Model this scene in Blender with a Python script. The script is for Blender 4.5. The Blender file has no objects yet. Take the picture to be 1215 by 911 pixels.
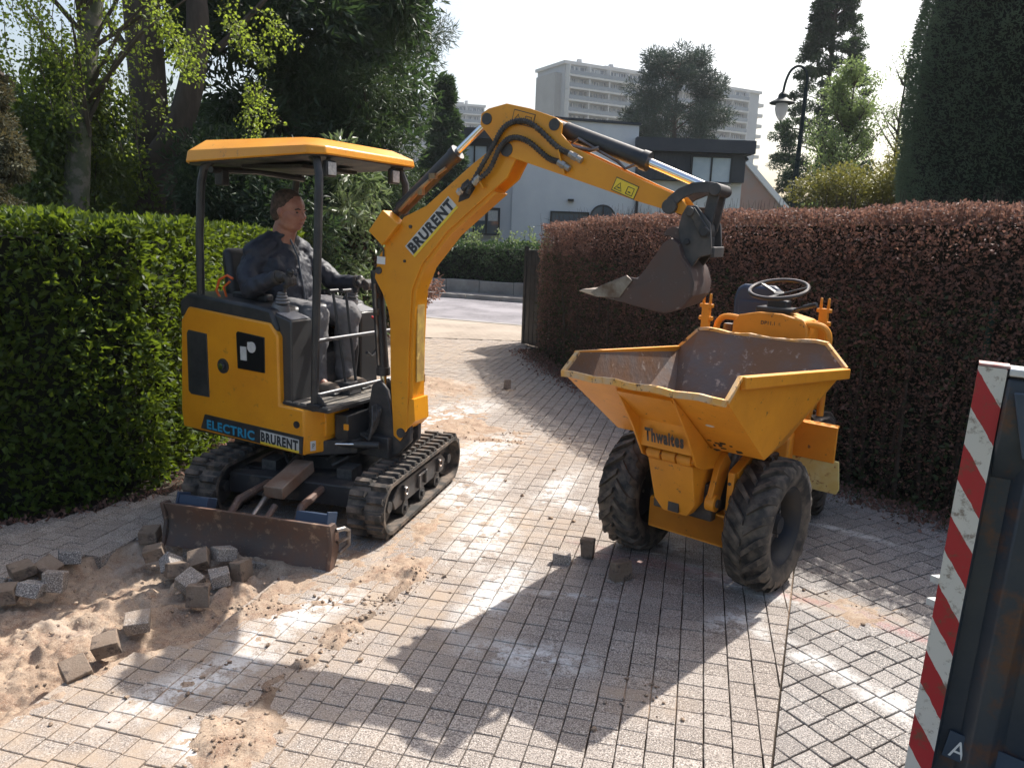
import bpy, bmesh, math, random
import numpy as np
from mathutils import Matrix, Vector, Euler
R = math.radians
random.seed(7); rng = np.random.default_rng(7)
S = bpy.context.scene; COL = S.collection

# ---------------------------------------------------------------- camera
CAM_Z = 1.8; F_PX = 900.0
_d = Vector((450-607.5, -(4900-455.5), -F_PX)).normalized()
_U = -_d
_f = Vector((0,0,-1)); _f = (_f - _U*_f.dot(_U)).normalized()
_R = _f.cross(_U)
M3 = Matrix((_R, _f, _U))
cd = bpy.data.cameras.new('camera'); cam = bpy.data.objects.new('camera', cd); COL.objects.link(cam)
cam.matrix_world = Matrix.Translation((0,0,CAM_Z)) @ M3.to_4x4()
cd.sensor_fit = 'HORIZONTAL'; cd.sensor_width = 36; cd.lens = 36*F_PX/1215
cd.clip_start = 0.05; cd.clip_end = 3000
S.camera = cam
def in_frame(p, m=40):
    c = M3.transposed() @ (Vector(p) - Vector((0,0,CAM_Z)))
    if c.z > -0.1: return False
    x = 607.5 + F_PX*c.x/-c.z; y = 455.5 - F_PX*c.y/-c.z
    return -m < x < 1215+m and -m < y < 911+m
# ---------------------------------------------------------------- light
SUN = Vector((.55,.65,1.0)).normalized()
w = bpy.data.worlds.new('World'); S.world = w; w.use_nodes = True
nt = w.node_tree; bgn = nt.nodes['Background']; sky = nt.nodes.new('ShaderNodeTexSky')
sky.sky_type = 'NISHITA'; sky.sun_disc = False
sky.sun_elevation = math.asin(SUN.z); sky.sun_rotation = math.atan2(SUN.x, SUN.y)
sky.air_density = 1.2; sky.dust_density = 4.5; sky.ozone_density = 1.0
nt.links.new(sky.outputs[0], bgn.inputs[0]); bgn.inputs[1].default_value = 0.14
sd = bpy.data.lights.new('sun','SUN'); sd.energy = 4.8; sd.angle = R(.55); sd.color = (1,.955,.89)
so = bpy.data.objects.new('sun', sd); COL.objects.link(so); so.rotation_euler = SUN.to_track_quat('Z','Y').to_euler()
S.view_settings.view_transform = 'Standard'; S.view_settings.look = 'None'
S.view_settings.exposure = 0.57; S.view_settings.gamma = 1.0
S.cycles.max_bounces = 8; S.cycles.transparent_max_bounces = 12

# ---------------------------------------------------------------- naming
def tag(o, label=None, cat=None, group=None, kind=None):
    if label: o['label'] = label
    if cat: o['category'] = cat
    if group: o['group'] = group
    if kind: o['kind'] = kind
    return o
def thing(name, label, cat, loc=(0,0,0), rz=0, group=None):
    o = bpy.data.objects.new(name, None); COL.objects.link(o); o.empty_display_size = .2
    o.location = loc; o.rotation_euler = (0,0,rz)
    return tag(o, label, cat, group)
def link(name, me, mats, parent=None):
    o = bpy.data.objects.new(name, me); COL.objects.link(o)
    if mats is not None and not me.materials:
        for m in (mats if isinstance(mats,(list,tuple)) else [mats]): me.materials.append(m)
    if parent: o.parent = parent
    return o

# ---------------------------------------------------------------- materials
def mat(name, c, rough=.6, metal=0, c2=None, sc=3, lo=.35, hi=.65, c3=None, sc3=8, lo3=.6, hi3=.68, bump=0, bsc=60, coat=0, attr=None, tcol=None, trans=0, coords='Object', detail=6, spec=.5, stretch=None):
    m = bpy.data.materials.new(name); m.use_nodes = True
    n = m.node_tree.nodes; l = m.node_tree.links; b = n['Principled BSDF']
    b.inputs['Roughness'].default_value = rough; b.inputs['Metallic'].default_value = metal
    b.inputs['Specular IOR Level'].default_value = spec
    if coat: b.inputs['Coat Weight'].default_value = coat; b.inputs['Coat Roughness'].default_value = .15
    tc = n.new('ShaderNodeTexCoord'); out = tc.outputs[coords]
    if stretch:
        mp = n.new('ShaderNodeMapping'); mp.inputs['Scale'].default_value = stretch; l.new(out, mp.inputs[0]); out = mp.outputs[0]
    def noise(s, d=detail, rgh=.6):
        t = n.new('ShaderNodeTexNoise'); t.inputs['Scale'].default_value = s; t.inputs['Detail'].default_value = d; t.inputs['Roughness'].default_value = rgh
        l.new(out, t.inputs['Vector']); return t.outputs[0]
    def ramp(v, a, z):
        r = n.new('ShaderNodeMapRange'); r.inputs[1].default_value = a; r.inputs[2].default_value = z; l.new(v, r.inputs[0]); return r.outputs[0]
    def mix(f, A, Bc):
        x = n.new('ShaderNodeMix'); x.data_type = 'RGBA'
        l.new(f, x.inputs[0])
        for s, v in ((x.inputs[6], A), (x.inputs[7], Bc)):
            if isinstance(v, tuple): s.default_value = (*v, 1)
            else: l.new(v, s)
        return x.outputs[2]
    col = c
    if attr:
        a = n.new('ShaderNodeAttribute'); a.attribute_name = 'tone'
        col = mix(ramp(a.outputs['Fac'], 0, 1), c, attr)
    if c2: col = mix(ramp(noise(sc), lo, hi), col, c2)
    if c3: col = mix(ramp(noise(sc3, 8, .7), lo3, hi3), col, c3)
    if isinstance(col, tuple): b.inputs['Base Color'].default_value = (*col, 1)
    else: l.new(col, b.inputs['Base Color'])
    if bump:
        bp = n.new('ShaderNodeBump'); bp.inputs['Strength'].default_value = 1; bp.inputs['Distance'].default_value = bump
        l.new(noise(bsc, 4), bp.inputs['Height']); l.new(bp.outputs[0], b.inputs['Normal'])
    if trans:
        tr = n.new('ShaderNodeBsdfTranslucent'); ms = n.new('ShaderNodeMixShader'); ms.inputs[0].default_value = trans
        if tcol and attr:
            l.new(mix(a.outputs['Fac'], tcol, tuple(min(1,v*1.5) for v in tcol)), tr.inputs[0])
        elif tcol: tr.inputs[0].default_value = (*tcol, 1)
        elif isinstance(col, tuple): tr.inputs[0].default_value = (*col, 1)
        else: l.new(col, tr.inputs[0])
        l.new(b.outputs[0], ms.inputs[1]); l.new(tr.outputs[0], ms.inputs[2]); l.new(ms.outputs[0], n['Material Output'].inputs[0])
    return m

YEL = mat('yellow_paint', (.82,.345,.014), .4, c2=(.70,.27,.012), sc=2.2, c3=(.36,.17,.04), sc3=16, lo3=.61, hi3=.72, bump=.0008, bsc=25, coat=.15)
YELD = mat('worn_yellow_paint', (.80,.315,.018), .5, c2=(.66,.25,.015), sc=3, c3=(.16,.07,.03), sc3=20, lo3=.62, hi3=.68, bump=.0012, bsc=30)
RIM = mat('chipped_edge_paint', (.80,.42,.10), .6, c2=(.62,.45,.28), sc=14, lo=.4, hi=.62, c3=(.10,.05,.03), sc3=26, lo3=.56, hi3=.62, bump=.002, bsc=40)
PALE = mat('pale_rusty_plate', (.74,.66,.32), .6, c2=(.66,.50,.16), sc=8, c3=(.28,.08,.015), sc3=12, lo3=.56, hi3=.62, bump=.001)
BLK = mat('black_plastic', (.022,.024,.028), .45, c2=(.05,.05,.05), sc=9, bump=.0005, bsc=80)
DUSTB = mat('dusty_black_metal', (.03,.03,.032), .55, c2=(.16,.13,.10), sc=7, lo=.5, hi=.75, bump=.001, bsc=50)
FLOORM = mat('dusty_floor_mat', (.10,.095,.09), .8, c2=(.26,.23,.19), sc=12, bump=.001, bsc=90)
RUB = mat('dusty_rubber', (.035,.033,.031), .8, c2=(.22,.17,.13), sc=11, lo=.42, hi=.72, bump=.002, bsc=40)
TYR = mat('tyre_rubber', (.024,.023,.023), .7, c2=(.19,.155,.12), sc=10, lo=.42, hi=.70, bump=.002, bsc=60)
CHR = mat('chrome_rod', (.85,.85,.86), .12, 1)
STEEL = mat('worn_steel', (.33,.31,.29), .4, .8, c2=(.14,.10,.08), sc=12)
RUST = mat('rusty_worn_steel', (.15,.085,.06), .6, .25, c2=(.10,.085,.08), sc=5, c3=(.30,.21,.15), sc3=16, lo3=.56, hi3=.66, bump=.002, bsc=30)
BUCK = mat('bucket_steel', (.115,.058,.044), .5, .2, c2=(.085,.07,.066), sc=4, c3=(.28,.24,.22), sc3=22, lo3=.6, hi3=.68, bump=.0015, bsc=35)
SKIN_IN = mat('rusty_skip_lining', (.20,.105,.055), .75, c2=(.15,.13,.125), sc=2.2, lo=.42, hi=.6, c3=(.42,.34,.28), sc3=15, lo3=.58, hi3=.66, bump=.003, bsc=30)
GREYM = mat('grey_casting', (.045,.047,.052), .5, .3, c2=(.10,.09,.085), sc=10, bump=.001)
HOSE = mat('hydraulic_hose', (.035,.035,.035), .6, c2=(.09,.085,.08), sc=30)
WHT = mat('white_print', (.80,.80,.78), .5)
LBL = mat('sticker_white', (.66,.66,.64), .45, c2=(.5,.5,.48), sc=20)
INK = mat('dark_print', (.035,.04,.045), .5)
YST = mat('yellow_print', (.85,.62,.05), .5)
CYAN = mat('blue_print', (.03,.30,.50), .5)
REDP = mat('red_knob', (.55,.02,.02), .4)
LAMPG = mat('lamp_glass', (.62,.62,.60), .3, c2=(.4,.4,.4), sc=60)
GLASS = mat('window_glass', (.10,.13,.16), .06, spec=.8)
GLASSB = mat('curtained_window_glass', (.42,.50,.58), .15, c2=(.55,.62,.68), sc=1.5, spec=.8)
NAVY = mat('navy_vinyl', (.025,.045,.085), .5, bump=.0006)
ORC = mat('orange_cable', (.7,.12,.02), .5)

# ---------------------------------------------------------------- mesh builder
class B:
    def __init__(s, M=None): s.v=[]; s.f=[]; s.mi=[]; s.M=M or Matrix()
    def add(s, vs, fs, mi=0):
        k=len(s.v); s.v += [tuple(s.M @ Vector(p)) for p in vs]; s.f += [[i+k for i in f] for f in fs]; s.mi += [mi]*len(fs); return s
    def box(s, c, d, rot=None, mi=0, taper=1.0):
        hx,hy,hz=[q/2 for q in d]
        vs=[Vector((x*hx*(taper if z>0 else 1),y*hy*(taper if z>0 else 1),z*hz)) for z in(-1,1) for y in(-1,1) for x in(-1,1)]
        if rot is not None: vs=[rot@p for p in vs]
        vs=[p+Vector(c) for p in vs]
        return s.add(vs,[(0,2,3,1),(4,5,7,6),(0,1,5,4),(2,6,7,3),(0,4,6,2),(1,3,7,5)],mi)
    def bar(s, p0, p1, wy, wz, mi=0):
        p0=Vector(p0);p1=Vector(p1);d=p1-p0;q=d.to_track_quat('X','Z')
        return s.box((p0+p1)/2,(d.length,wy,wz),q.to_matrix(),mi)
    def prism(s, poly, y0, y1, ax='xz', mi=0):
        P=lambda a,b,y:{'xz':(a,y,b),'yz':(y,a,b),'xy':(a,b,y)}[ax]
        n=len(poly); vs=[P(a,b,y0) for a,b in poly]+[P(a,b,y1) for a,b in poly]
        ar=sum(poly[i][0]*poly[(i+1)%n][1]-poly[(i+1)%n][0]*poly[i][1] for i in range(n))
        flip=(ar<0)^(ax=='xz')^(y1<y0)
        fs=[list(range(n))[::-1],list(range(n,2*n))]+[(i,(i+1)%n,(i+1)%n+n,i+n) for i in range(n)]
        if flip: fs=[list(f)[::-1] for f in fs]
        return s.add(vs,fs,mi)
    def loft(s, rings, mi=0, cap=True):
        n=len(rings[0]); vs=[p for r in rings for p in r]; fs=[]
        for k in range(len(rings)-1):
            for i in range(n):
                j=(i+1)%n; fs.append((k*n+i,k*n+j,(k+1)*n+j,(k+1)*n+i))
        if cap: fs+=[list(range(n))[::-1],[len(vs)-n+i for i in range(n)]]
        return s.add(vs,fs,mi)
    def tube(s, path, r, n=8, mi=0):
        path=[Vector(p) for p in path]; m=len(path); rs=r if isinstance(r,(list,tuple)) else [r]*m
        T=[(path[min(i+1,m-1)]-path[max(i-1,0)]).normalized() for i in range(m)]
        up=Vector((0,0,1)) if abs(T[0].z)<.9 else Vector((1,0,0)); X=T[0].cross(up).normalized(); rings=[]
        for p,t,q in zip(path,T,rs):
            X=(X-t*X.dot(t)).normalized(); Y=t.cross(X)
            rings.append([p+(X*math.cos(2*math.pi*i/n)+Y*math.sin(2*math.pi*i/n))*q for i in range(n)])
        return s.loft(rings,mi)
    def cyl(s, p0, p1, r, r1=None, n=14, mi=0): return s.tube([p0,p1],[r,r if r1 is None else r1],n,mi)
    def ball(s, c, r, n=10, mi=0, rot=None):
        r=Vector((r,r,r)) if isinstance(r,(int,float)) else Vector(r); vs=[];fs=[]; c=Vector(c)
        m=n; k=max(4,n//2)
        for i in range(1,k):
            ph=math.pi*i/k
            for j in range(m):
                th=2*math.pi*j/m; p=Vector((math.sin(ph)*math.cos(th)*r.x,math.sin(ph)*math.sin(th)*r.y,math.cos(ph)*r.z))
                vs.append((rot@p if rot is not None else p)+c)
        a=Vector((0,0,r.z)); 
        if rot is not None: a=rot@a
        vs+= [c+a, c-a]; t=len(vs)-2
        for i in range(k-2):
            for j in range(m):
                q=(j+1)%m; fs.append((i*m+j,(i+1)*m+j,(i+1)*m+q,i*m+q))
        for j in range(m):
            q=(j+1)%m; fs.append((t,j,q)); fs.append((t+1,(k-2)*m+q,(k-2)*m+j))
        return s.add(vs,fs,mi)
    def lathe(s, prof, c, axis, n=32, mi=0):
        axis=Vector(axis).normalized(); q=axis.to_track_quat('X','Z').to_matrix(); rings=[]
        for (x,r) in prof: rings.append([Vector(c)+q@Vector((x,r*math.cos(2*math.pi*i/n),r*math.sin(2*math.pi*i/n))) for i in range(n)])
        return s.loft(rings,mi,cap=False)
    def torus(s, c, axis, R0, r, n=36, k=8, mi=0):
        axis=Vector(axis).normalized(); q=axis.to_track_quat('X','Z').to_matrix(); vs=[];fs=[]
        for i in range(n):
            a=2*math.pi*i/n
            for j in range(k):
                b=2*math.pi*j/k; rr=R0+r*math.cos(b); vs.append(Vector(c)+q@Vector((r*math.sin(b),rr*math.cos(a),rr*math.sin(a))))
        for i in range(n):
            for j in range(k): fs.append((i*k+j,((i+1)%n)*k+j,((i+1)%n)*k+(j+1)%k,i*k+(j+1)%k))
        return s.add(vs,fs,mi)
    def mesh(s, name, mats, ang=35):
        me=bpy.data.meshes.new(name); me.from_pydata(s.v,[],s.f)
        for m in (mats if isinstance(mats,(list,tuple)) else [mats]): me.materials.append(m)
        me.polygons.foreach_set('material_index', s.mi)
        me.polygons.foreach_set('use_smooth',[True]*len(s.f)); me.set_sharp_from_angle(angle=R(ang)); me.validate(); me.update()
        return me
    def obj(s, name, mats, parent=None, bevel=0, ang=35, **kw):
        o=link(name, s.mesh(name,mats,ang), None, parent)
        if bevel:
            b=o.modifiers.new('bevel','BEVEL'); b.width=bevel; b.segments=2; b.limit_method='ANGLE'; b.angle_limit=R(40)
        return tag(o,**kw)

BR1=None
def text(name, s, O, X, Y, wd, ht, m, parent, depth=.001, bold=0.0, fit=True):
    c=bpy.data.curves.new(name,'FONT'); c.body=s; c.size=1; c.extrude=0; c.offset=bold; c.space_character=1+bold*3.2; c.resolution_u=3
    t=bpy.data.objects.new(name,c); COL.objects.link(t); dg=bpy.context.evaluated_depsgraph_get(); dg.update()
    me=bpy.data.meshes.new_from_object(t.evaluated_get(dg)); bpy.data.objects.remove(t)
    P=np.array([v.co[:] for v in me.vertices]); mn=P.min(0); mx=P.max(0)
    O=Vector(O);X=Vector(X).normalized();Y=Vector(Y).normalized();N=X.cross(Y)
    for v in me.vertices:
        a=(v.co.x-mn[0])/(mx[0]-mn[0])*wd; b=(v.co.y-mn[1])/(mx[1]-mn[1])*ht
        v.co=O+X*a+Y*b+N*depth
    me.materials.clear(); me.materials.append(m)
    return link(name, me, None, parent)
def plate(name, O, X, Y, wd, ht, th, m, parent, **kw):
    O=Vector(O);X=Vector(X).normalized();Y=Vector(Y).normalized();N=X.cross(Y)
    vs=[O+X*a*wd+Y*b*ht+N*t for t in (0,th) for a,b in ((0,0),(1,0),(1,1),(0,1))]
    b=B(); b.add(vs,[(3,2,1,0),(4,5,6,7),(0,1,5,4),(1,2,6,5),(2,3,7,6),(3,0,4,7)]); return b.obj(name,m,parent,**kw)

def npmesh(name, V, Fq, mats, parent=None, tone=None, smooth=False, mi=None, k=4):
    V=np.asarray(V,np.float32); Fq=np.asarray(Fq,np.int32); me=bpy.data.meshes.new(name)
    me.vertices.add(len(V)); me.vertices.foreach_set('co',V.ravel())
    me.loops.add(Fq.size); me.loops.foreach_set('vertex_index',Fq.ravel())
    me.polygons.add(len(Fq)); me.polygons.foreach_set('loop_start',np.arange(0,Fq.size,k,dtype=np.int32))
    if mi is not None: me.polygons.foreach_set('material_index',np.asarray(mi,np.int32))
    if tone is not None:
        a=me.attributes.new('tone','FLOAT','POINT'); a.data.foreach_set('value',np.asarray(tone,np.float32))
    me.polygons.foreach_set('use_smooth',np.full(len(Fq),smooth)); me.update(calc_edges=True)
    return link(name,me,mats,parent)

_G=[rng.random((128,128)) for _ in range(8)]
def vn(x,y,sc,k=0):
    x=np.asarray(x)/sc+37.3*k; y=np.asarray(y)/sc+11.7*k; xi=np.floor(x).astype(int); yi=np.floor(y).astype(int)
    fx=x-xi; fy=y-yi; fx=fx*fx*(3-2*fx); fy=fy*fy*(3-2*fy); g=_G[k%8]
    a=g[xi%128,yi%128];b=g[(xi+1)%128,yi%128];c=g[xi%128,(yi+1)%128];d=g[(xi+1)%128,(yi+1)%128]
    return (a*(1-fx)+b*fx)*(1-fy)+(c*(1-fx)+d*fx)*fy
def fbm(x,y,sc,k=0,o=4):
    r=0;a=1;t=0
    for i in range(o): r=r+a*vn(x,y,sc/2**i,k+i); t+=a; a*=.55
    return r/t

def leaves(name, P, N, size, m, parent=None, asp=.55, spread=.9, droop=0, tone=None, svar=.35):
    n=len(P); P=np.asarray(P); N=np.asarray(N)
    D=N+rng.normal(0,spread,(n,3)); D[:,2]-=droop; D/=np.linalg.norm(D,axis=1)[:,None]
    W=np.cross(D,rng.normal(0,1,(n,3))); W/=np.linalg.norm(W,axis=1)[:,None]+1e-9
    L=(size*(1+rng.uniform(-svar,svar,n)))[:,None]; K=np.cross(D,W)*L*.12
    V=np.stack([P, P+D*L*.45+W*L*asp*.5+K, P+D*L, P+D*L*.45-W*L*asp*.5+K],1).reshape(-1,3)
    if tone is None: tone=rng.random(n)
    return npmesh(name,V,np.arange(4*n).reshape(-1,4),m,parent,np.repeat(tone,4))
# ---------------------------------------------------------------- ground
def interp(y, ys, xs): return np.interp(y, ys, xs)
SY=[1.0,2.15,2.36,2.66,2.91,3.2,3.49,3.86,4.78,5.5,6.47,7.77,8.83,9.4,13]
SX=[-1.1,-1.07,-1.015,-.94,-.84,-.73,-.62,-.37,-.18,-.09,-.04,-.15,-.48,-1.3,-2.6]
LY=[1.0,2.4,3.4,4.12,4.9,9,13]; LX=[-4.2,-3.2,-2.45,-2.0,-1.95,-1.95,-2.2]
PIT=[(-2.453,3.4),(-2.284,3.75),(-2.005,4.117),(-1.1,3.72),(-1.30,3.05),(-1.60,2.86),(-1.72,2.56),(-1.9,2.30),(-3.3,2.2)]
def inpoly(x,y,poly):
    c=np.zeros(np.shape(x),bool); n=len(poly)
    for i in range(n):
        (x0,y0),(x1,y1)=poly[i],poly[(i+1)%n]
        c^=((y0>y)!=(y1>y))&(x<(x1-x0)*(y-y0)/(y1-y0+1e-12)+x0)
    return c
def polydist(x,y,poly):
    d=np.full(np.shape(x),9.0); n=len(poly)
    for i in range(n):
        (x0,y0),(x1,y1)=poly[i],poly[(i+1)%n]; L=(x1-x0)**2+(y1-y0)**2
        t=np.clip(((x-x0)*(x1-x0)+(y-y0)*(y1-y0))/L,0,1); d=np.minimum(d,np.hypot(x-x0-t*(x1-x0),y-y0-t*(y1-y0)))
    return d
HEAPS=[(-.957,2.363,.20,.035),(.557,2.724,.13,.009),(1.72,3.52,.28,.014),(-.52,3.75,.16,.02),(-.7,3.1,.12,.018),(-.15,6.75,.45,.012),(.25,6.2,.35,.006),(-1.0,8.75,.5,.018),(-.05,8.5,.18,.015),
 (-1.45,3.55,.28,.03),(-1.75,3.85,.25,.035),(-2.25,3.45,.3,.02),(-1.15,3.3,.2,.010),(-2.4,2.5,.4,.02),(-1.25,2.7,.15,.010)]
def sandiness(x,y):
    ax=(interp(y,SY,SX)-x)/.22; al=(x-interp(y,LY,LX))/.15
    return np.clip(np.minimum(ax,al),-1.5,1.2)
def sand_h(x,y):
    A=sandiness(x,y)+ (fbm(x,y,.45,1)-.5)*2.2; A=A-1.0*np.exp(-((x+.95)**2/.16+(y-3.05)**2/.30))-.55*np.exp(-((x+1.1)**2/.15+(y-2.45)**2/.12))-.6*np.exp(-((x+.35)**2/.3+(y-6.3)**2/2.))-.75*np.exp(-((x+1.6)**2/1.2+(y-2.25)**2/.25))-.5*np.exp(-((x+.3)**2/.1+(y-4.6)**2/.8))
    h=-.0118+.0095*np.clip(A,-1,1)+(fbm(x,y,.16,2)-.5)*.012*np.clip(A+.6,0,1)+(fbm(x,y,.05,3,4)-.5)*.017*np.clip(A+.3,.08,1)+np.maximum(0,fbm(x,y,.035,6,3)-.64)*.05*np.clip(A+.2,0,1)
    h=np.where(A<-.9,-.014+(vn(x,y,.02,4)-.5)*.003,h)
    for (cx,cy,r,a) in HEAPS:
        g=np.exp(-((x-cx)**2+(y-cy)**2)/(r*r)); h=h+a*g*(.05+1.7*fbm(x,y,.07,5))
    # furrow ridges pushed up by the blade and the tracks
    for (x0,y0,x1,y1,a) in ((-.95,2.6,-.45,3.7,.022),(-.45,3.7,-.1,4.7,.010),(-.75,6.5,.1,6.35,.02),(-1.0,7.3,.2,6.6,.012),(-1.5,3.2,-.6,3.45,.012),(-.55,4.2,-.25,5.1,.012)):
        L=(x1-x0)**2+(y1-y0)**2; t=np.clip(((x-x0)*(x1-x0)+(y-y0)*(y1-y0))/L,0,1)
        d=np.hypot(x-x0-t*(x1-x0)+(vn(x,y,.2,6)-.5)*.12,y-y0-t*(y1-y0)); h=h+a*np.exp(-(d/.045)**2)*(.1+1.5*vn(x,y,.05,7))
    ip=inpoly(x,y,PIT); d=polydist(x,y,PIT); k=np.clip((d+(vn(x,y,.06,2)-.5)*.03)/.035,0,1); k=k*k*(3-2*k)
    hp=-.070+(fbm(x,y,.3,3)-.5)*.03+(fbm(x,y,.06,1,4)-.5)*.036+(fbm(x,y,.03,2,3)-.5)*.022+np.maximum(0,fbm(x,y,.04,6,3)-.6)*.08
    hp+=.05*np.exp(-(((x+2.0)*.75-(y-3.2)*.66)/.09)**2)*(.3+1.4*vn(x,y,.06,6))+.045*np.exp(-(((x+2.0)*.75-(y-2.85)*.66)/.08)**2)*(.3+1.4*vn(x,y,.05,7))
    return np.where(ip,h*(1-k)+hp*k,h+ .010*np.exp(-(d/.05)**2)*fbm(x,y,.08,4))
def grid(x0,x1,y0,y1,st):
    xs=np.arange(x0,x1+st/2,st); ys=np.arange(y0,y1+st/2,st); X,Y=np.meshgrid(xs,ys); nx=len(xs); ny=len(ys)
    i=np.arange((ny-1)*(nx-1)); r=i//(nx-1); c=i%(nx-1); a=r*nx+c
    return X.ravel(),Y.ravel(),np.stack([a,a+1,a+nx+1,a+nx],1)
def ell_mask(nt, pos, items):
    """soft union of ellipses given in world metres (spilt dust and spray marks)"""
    n=nt.nodes;l=nt.links;out=None
    for (cx,cy,rx,ry,ang) in items:
        mp=n.new('ShaderNodeMapping'); mp.vector_type='TEXTURE'; mp.inputs['Location'].default_value=(cx,cy,0); mp.inputs['Rotation'].default_value=(0,0,R(ang)); mp.inputs['Scale'].default_value=(rx,ry,50)
        l.new(pos,mp.inputs[0]); ln=n.new('ShaderNodeVectorMath'); ln.operation='LENGTH'; l.new(mp.outputs[0],ln.inputs[0])
        mr=n.new('ShaderNodeMapRange'); mr.inputs[1].default_value=1.25; mr.inputs[2].default_value=.35; l.new(ln.outputs['Value'],mr.inputs[0]); o=mr.outputs[0]
        if out is None: out=o
        else:
            mx=n.new('ShaderNodeMath'); mx.operation='MAXIMUM'; l.new(out,mx.inputs[0]); l.new(o,mx.inputs[1]); out=mx.outputs[0]
    return out
WHITE=[(-.95,3.25,.40,.13,55),(-1.2,2.72,.38,.13,50),(-.05,3.55,.45,.13,70),(.12,2.98,.30,.13,-10),(-.12,4.35,.55,.2,80),(-.25,5.1,.5,.22,70),(-.3,6.0,.7,.22,60),(-.6,7.3,.8,.3,60),(.35,5.2,.50,.12,70),(.45,4.85,.34,.1,-40),
  (.95,4.25,.35,.10,-40),(1.25,3.75,.35,.09,-40),(1.35,3.05,.35,.08,-55),(1.6,2.7,.30,.08,-45),(2.1,4.6,.5,.05,-40),(.35,3.55,.22,.04,-10),(-1.05,2.35,.14,.1,0),(1.1,3.35,.2,.1,40)]
TAN=[(-1.5,2.4,1.1,.75,0),(-1.7,2.9,.8,.6,30),(-.5,3.4,.55,.6,60),(-.2,4.5,.5,.9,80),(-.35,6.2,.8,1.2,80),(-.9,8.5,1.5,1.3,0),(-1.2,3.,1.0,.8,50),(.30,6.3,.5,.3,-20),(-.9,2.4,.3,.4,60),(.56,2.72,.2,.15,0),(1.72,3.52,.35,.13,-30),(-1.5,11,2,2,0)]
PINK=[(.95,3.95,.65,.05,-28),(1.5,3.62,.45,.035,-25),(1.9,3.3,.3,.05,-45),(.7,4.0,.3,.05,-20)]
def paver_mat(name, c1, c2, joint=False):
    m=bpy.data.materials.new(name); m.use_nodes=True; nt=m.node_tree; n=nt.nodes; l=nt.links; b=n['Principled BSDF']
    geo=n.new('ShaderNodeNewGeometry'); pos=geo.outputs['Position']
    def noise(s,d=3,rg=.6):
        t=n.new('ShaderNodeTexNoise'); t.inputs['Scale'].default_value=s; t.inputs['Detail'].default_value=d; t.inputs['Roughness'].default_value=rg; l.new(pos,t.inputs['Vector']); return t.outputs[0]
    def mr(v,a,z,o0=0,o1=1):
        r=n.new('ShaderNodeMapRange'); r.inputs[1].default_value=a; r.inputs[2].default_value=z; r.inputs[3].default_value=o0; r.inputs[4].default_value=o1; l.new(v,r.inputs[0]); return r.outputs[0]
    def mul(a,bb):
        x=n.new('ShaderNodeMath'); x.operation='MULTIPLY'; l.new(a,x.inputs[0])
        if isinstance(bb,float): x.inputs[1].default_value=bb
        else: l.new(bb,x.inputs[1])
        return x.outputs[0]
    def mix(f,A,C):
        x=n.new('ShaderNodeMix'); x.data_type='RGBA'; l.new(f,x.inputs[0])
        for s_,v_ in ((x.inputs[6],A),(x.inputs[7],C)):
            if isinstance(v_,tuple): s_.default_value=(*v_,1)
            else: l.new(v_,s_)
        return x.outputs[2]
    at=n.new('ShaderNodeAttribute'); at.attribute_name='tone'
    col=mix(at.outputs['Fac'],c1,c2)
    sp=noise(135,3,.75); col=mix(mr(sp,.47,.58,0,.85),col,(.075,.062,.058)); col=mix(mr(noise(190,2),.54,.62,0,.85),col,(.66,.60,.54))
    col=mix(mr(noise(1.3,4),.4,.7,0,.35),col,(.20,.165,.145))
    gap=noise(7,5,.7); fine=noise(45,4,.8)
    col=mix(mul(ell_mask(nt,pos,TAN),mr(gap,.38,.62,.1,.85)),col,(.38,.295,.22))
    col=mix(mul(mul(ell_mask(nt,pos,WHITE),mr(noise(6,6,.8),.44,.53)),mr(fine,.36,.52,.25,1.)),col,(.64,.63,.61))
    col=mix(mul(mul(ell_mask(nt,pos,PINK),mr(fine,.4,.6,.1,.6)),.55),col,(.48,.12,.12))
    l.new(col,b.inputs['Base Color']); b.inputs['Roughness'].default_value=.82; b.inputs['Specular IOR Level'].default_value=.35
    bp=n.new('ShaderNodeBump'); bp.inputs['Distance'].default_value=.0022; l.new(sp,bp.inputs['Height']); l.new(bp.outputs[0],b.inputs['Normal'])
    return m
PAV=paver_mat('beige_concrete_paver',(.275,.235,.20),(.395,.345,.30))
PAVG=paver_mat('grey_concrete_paver',(.215,.207,.198),(.325,.312,.30))
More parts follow.
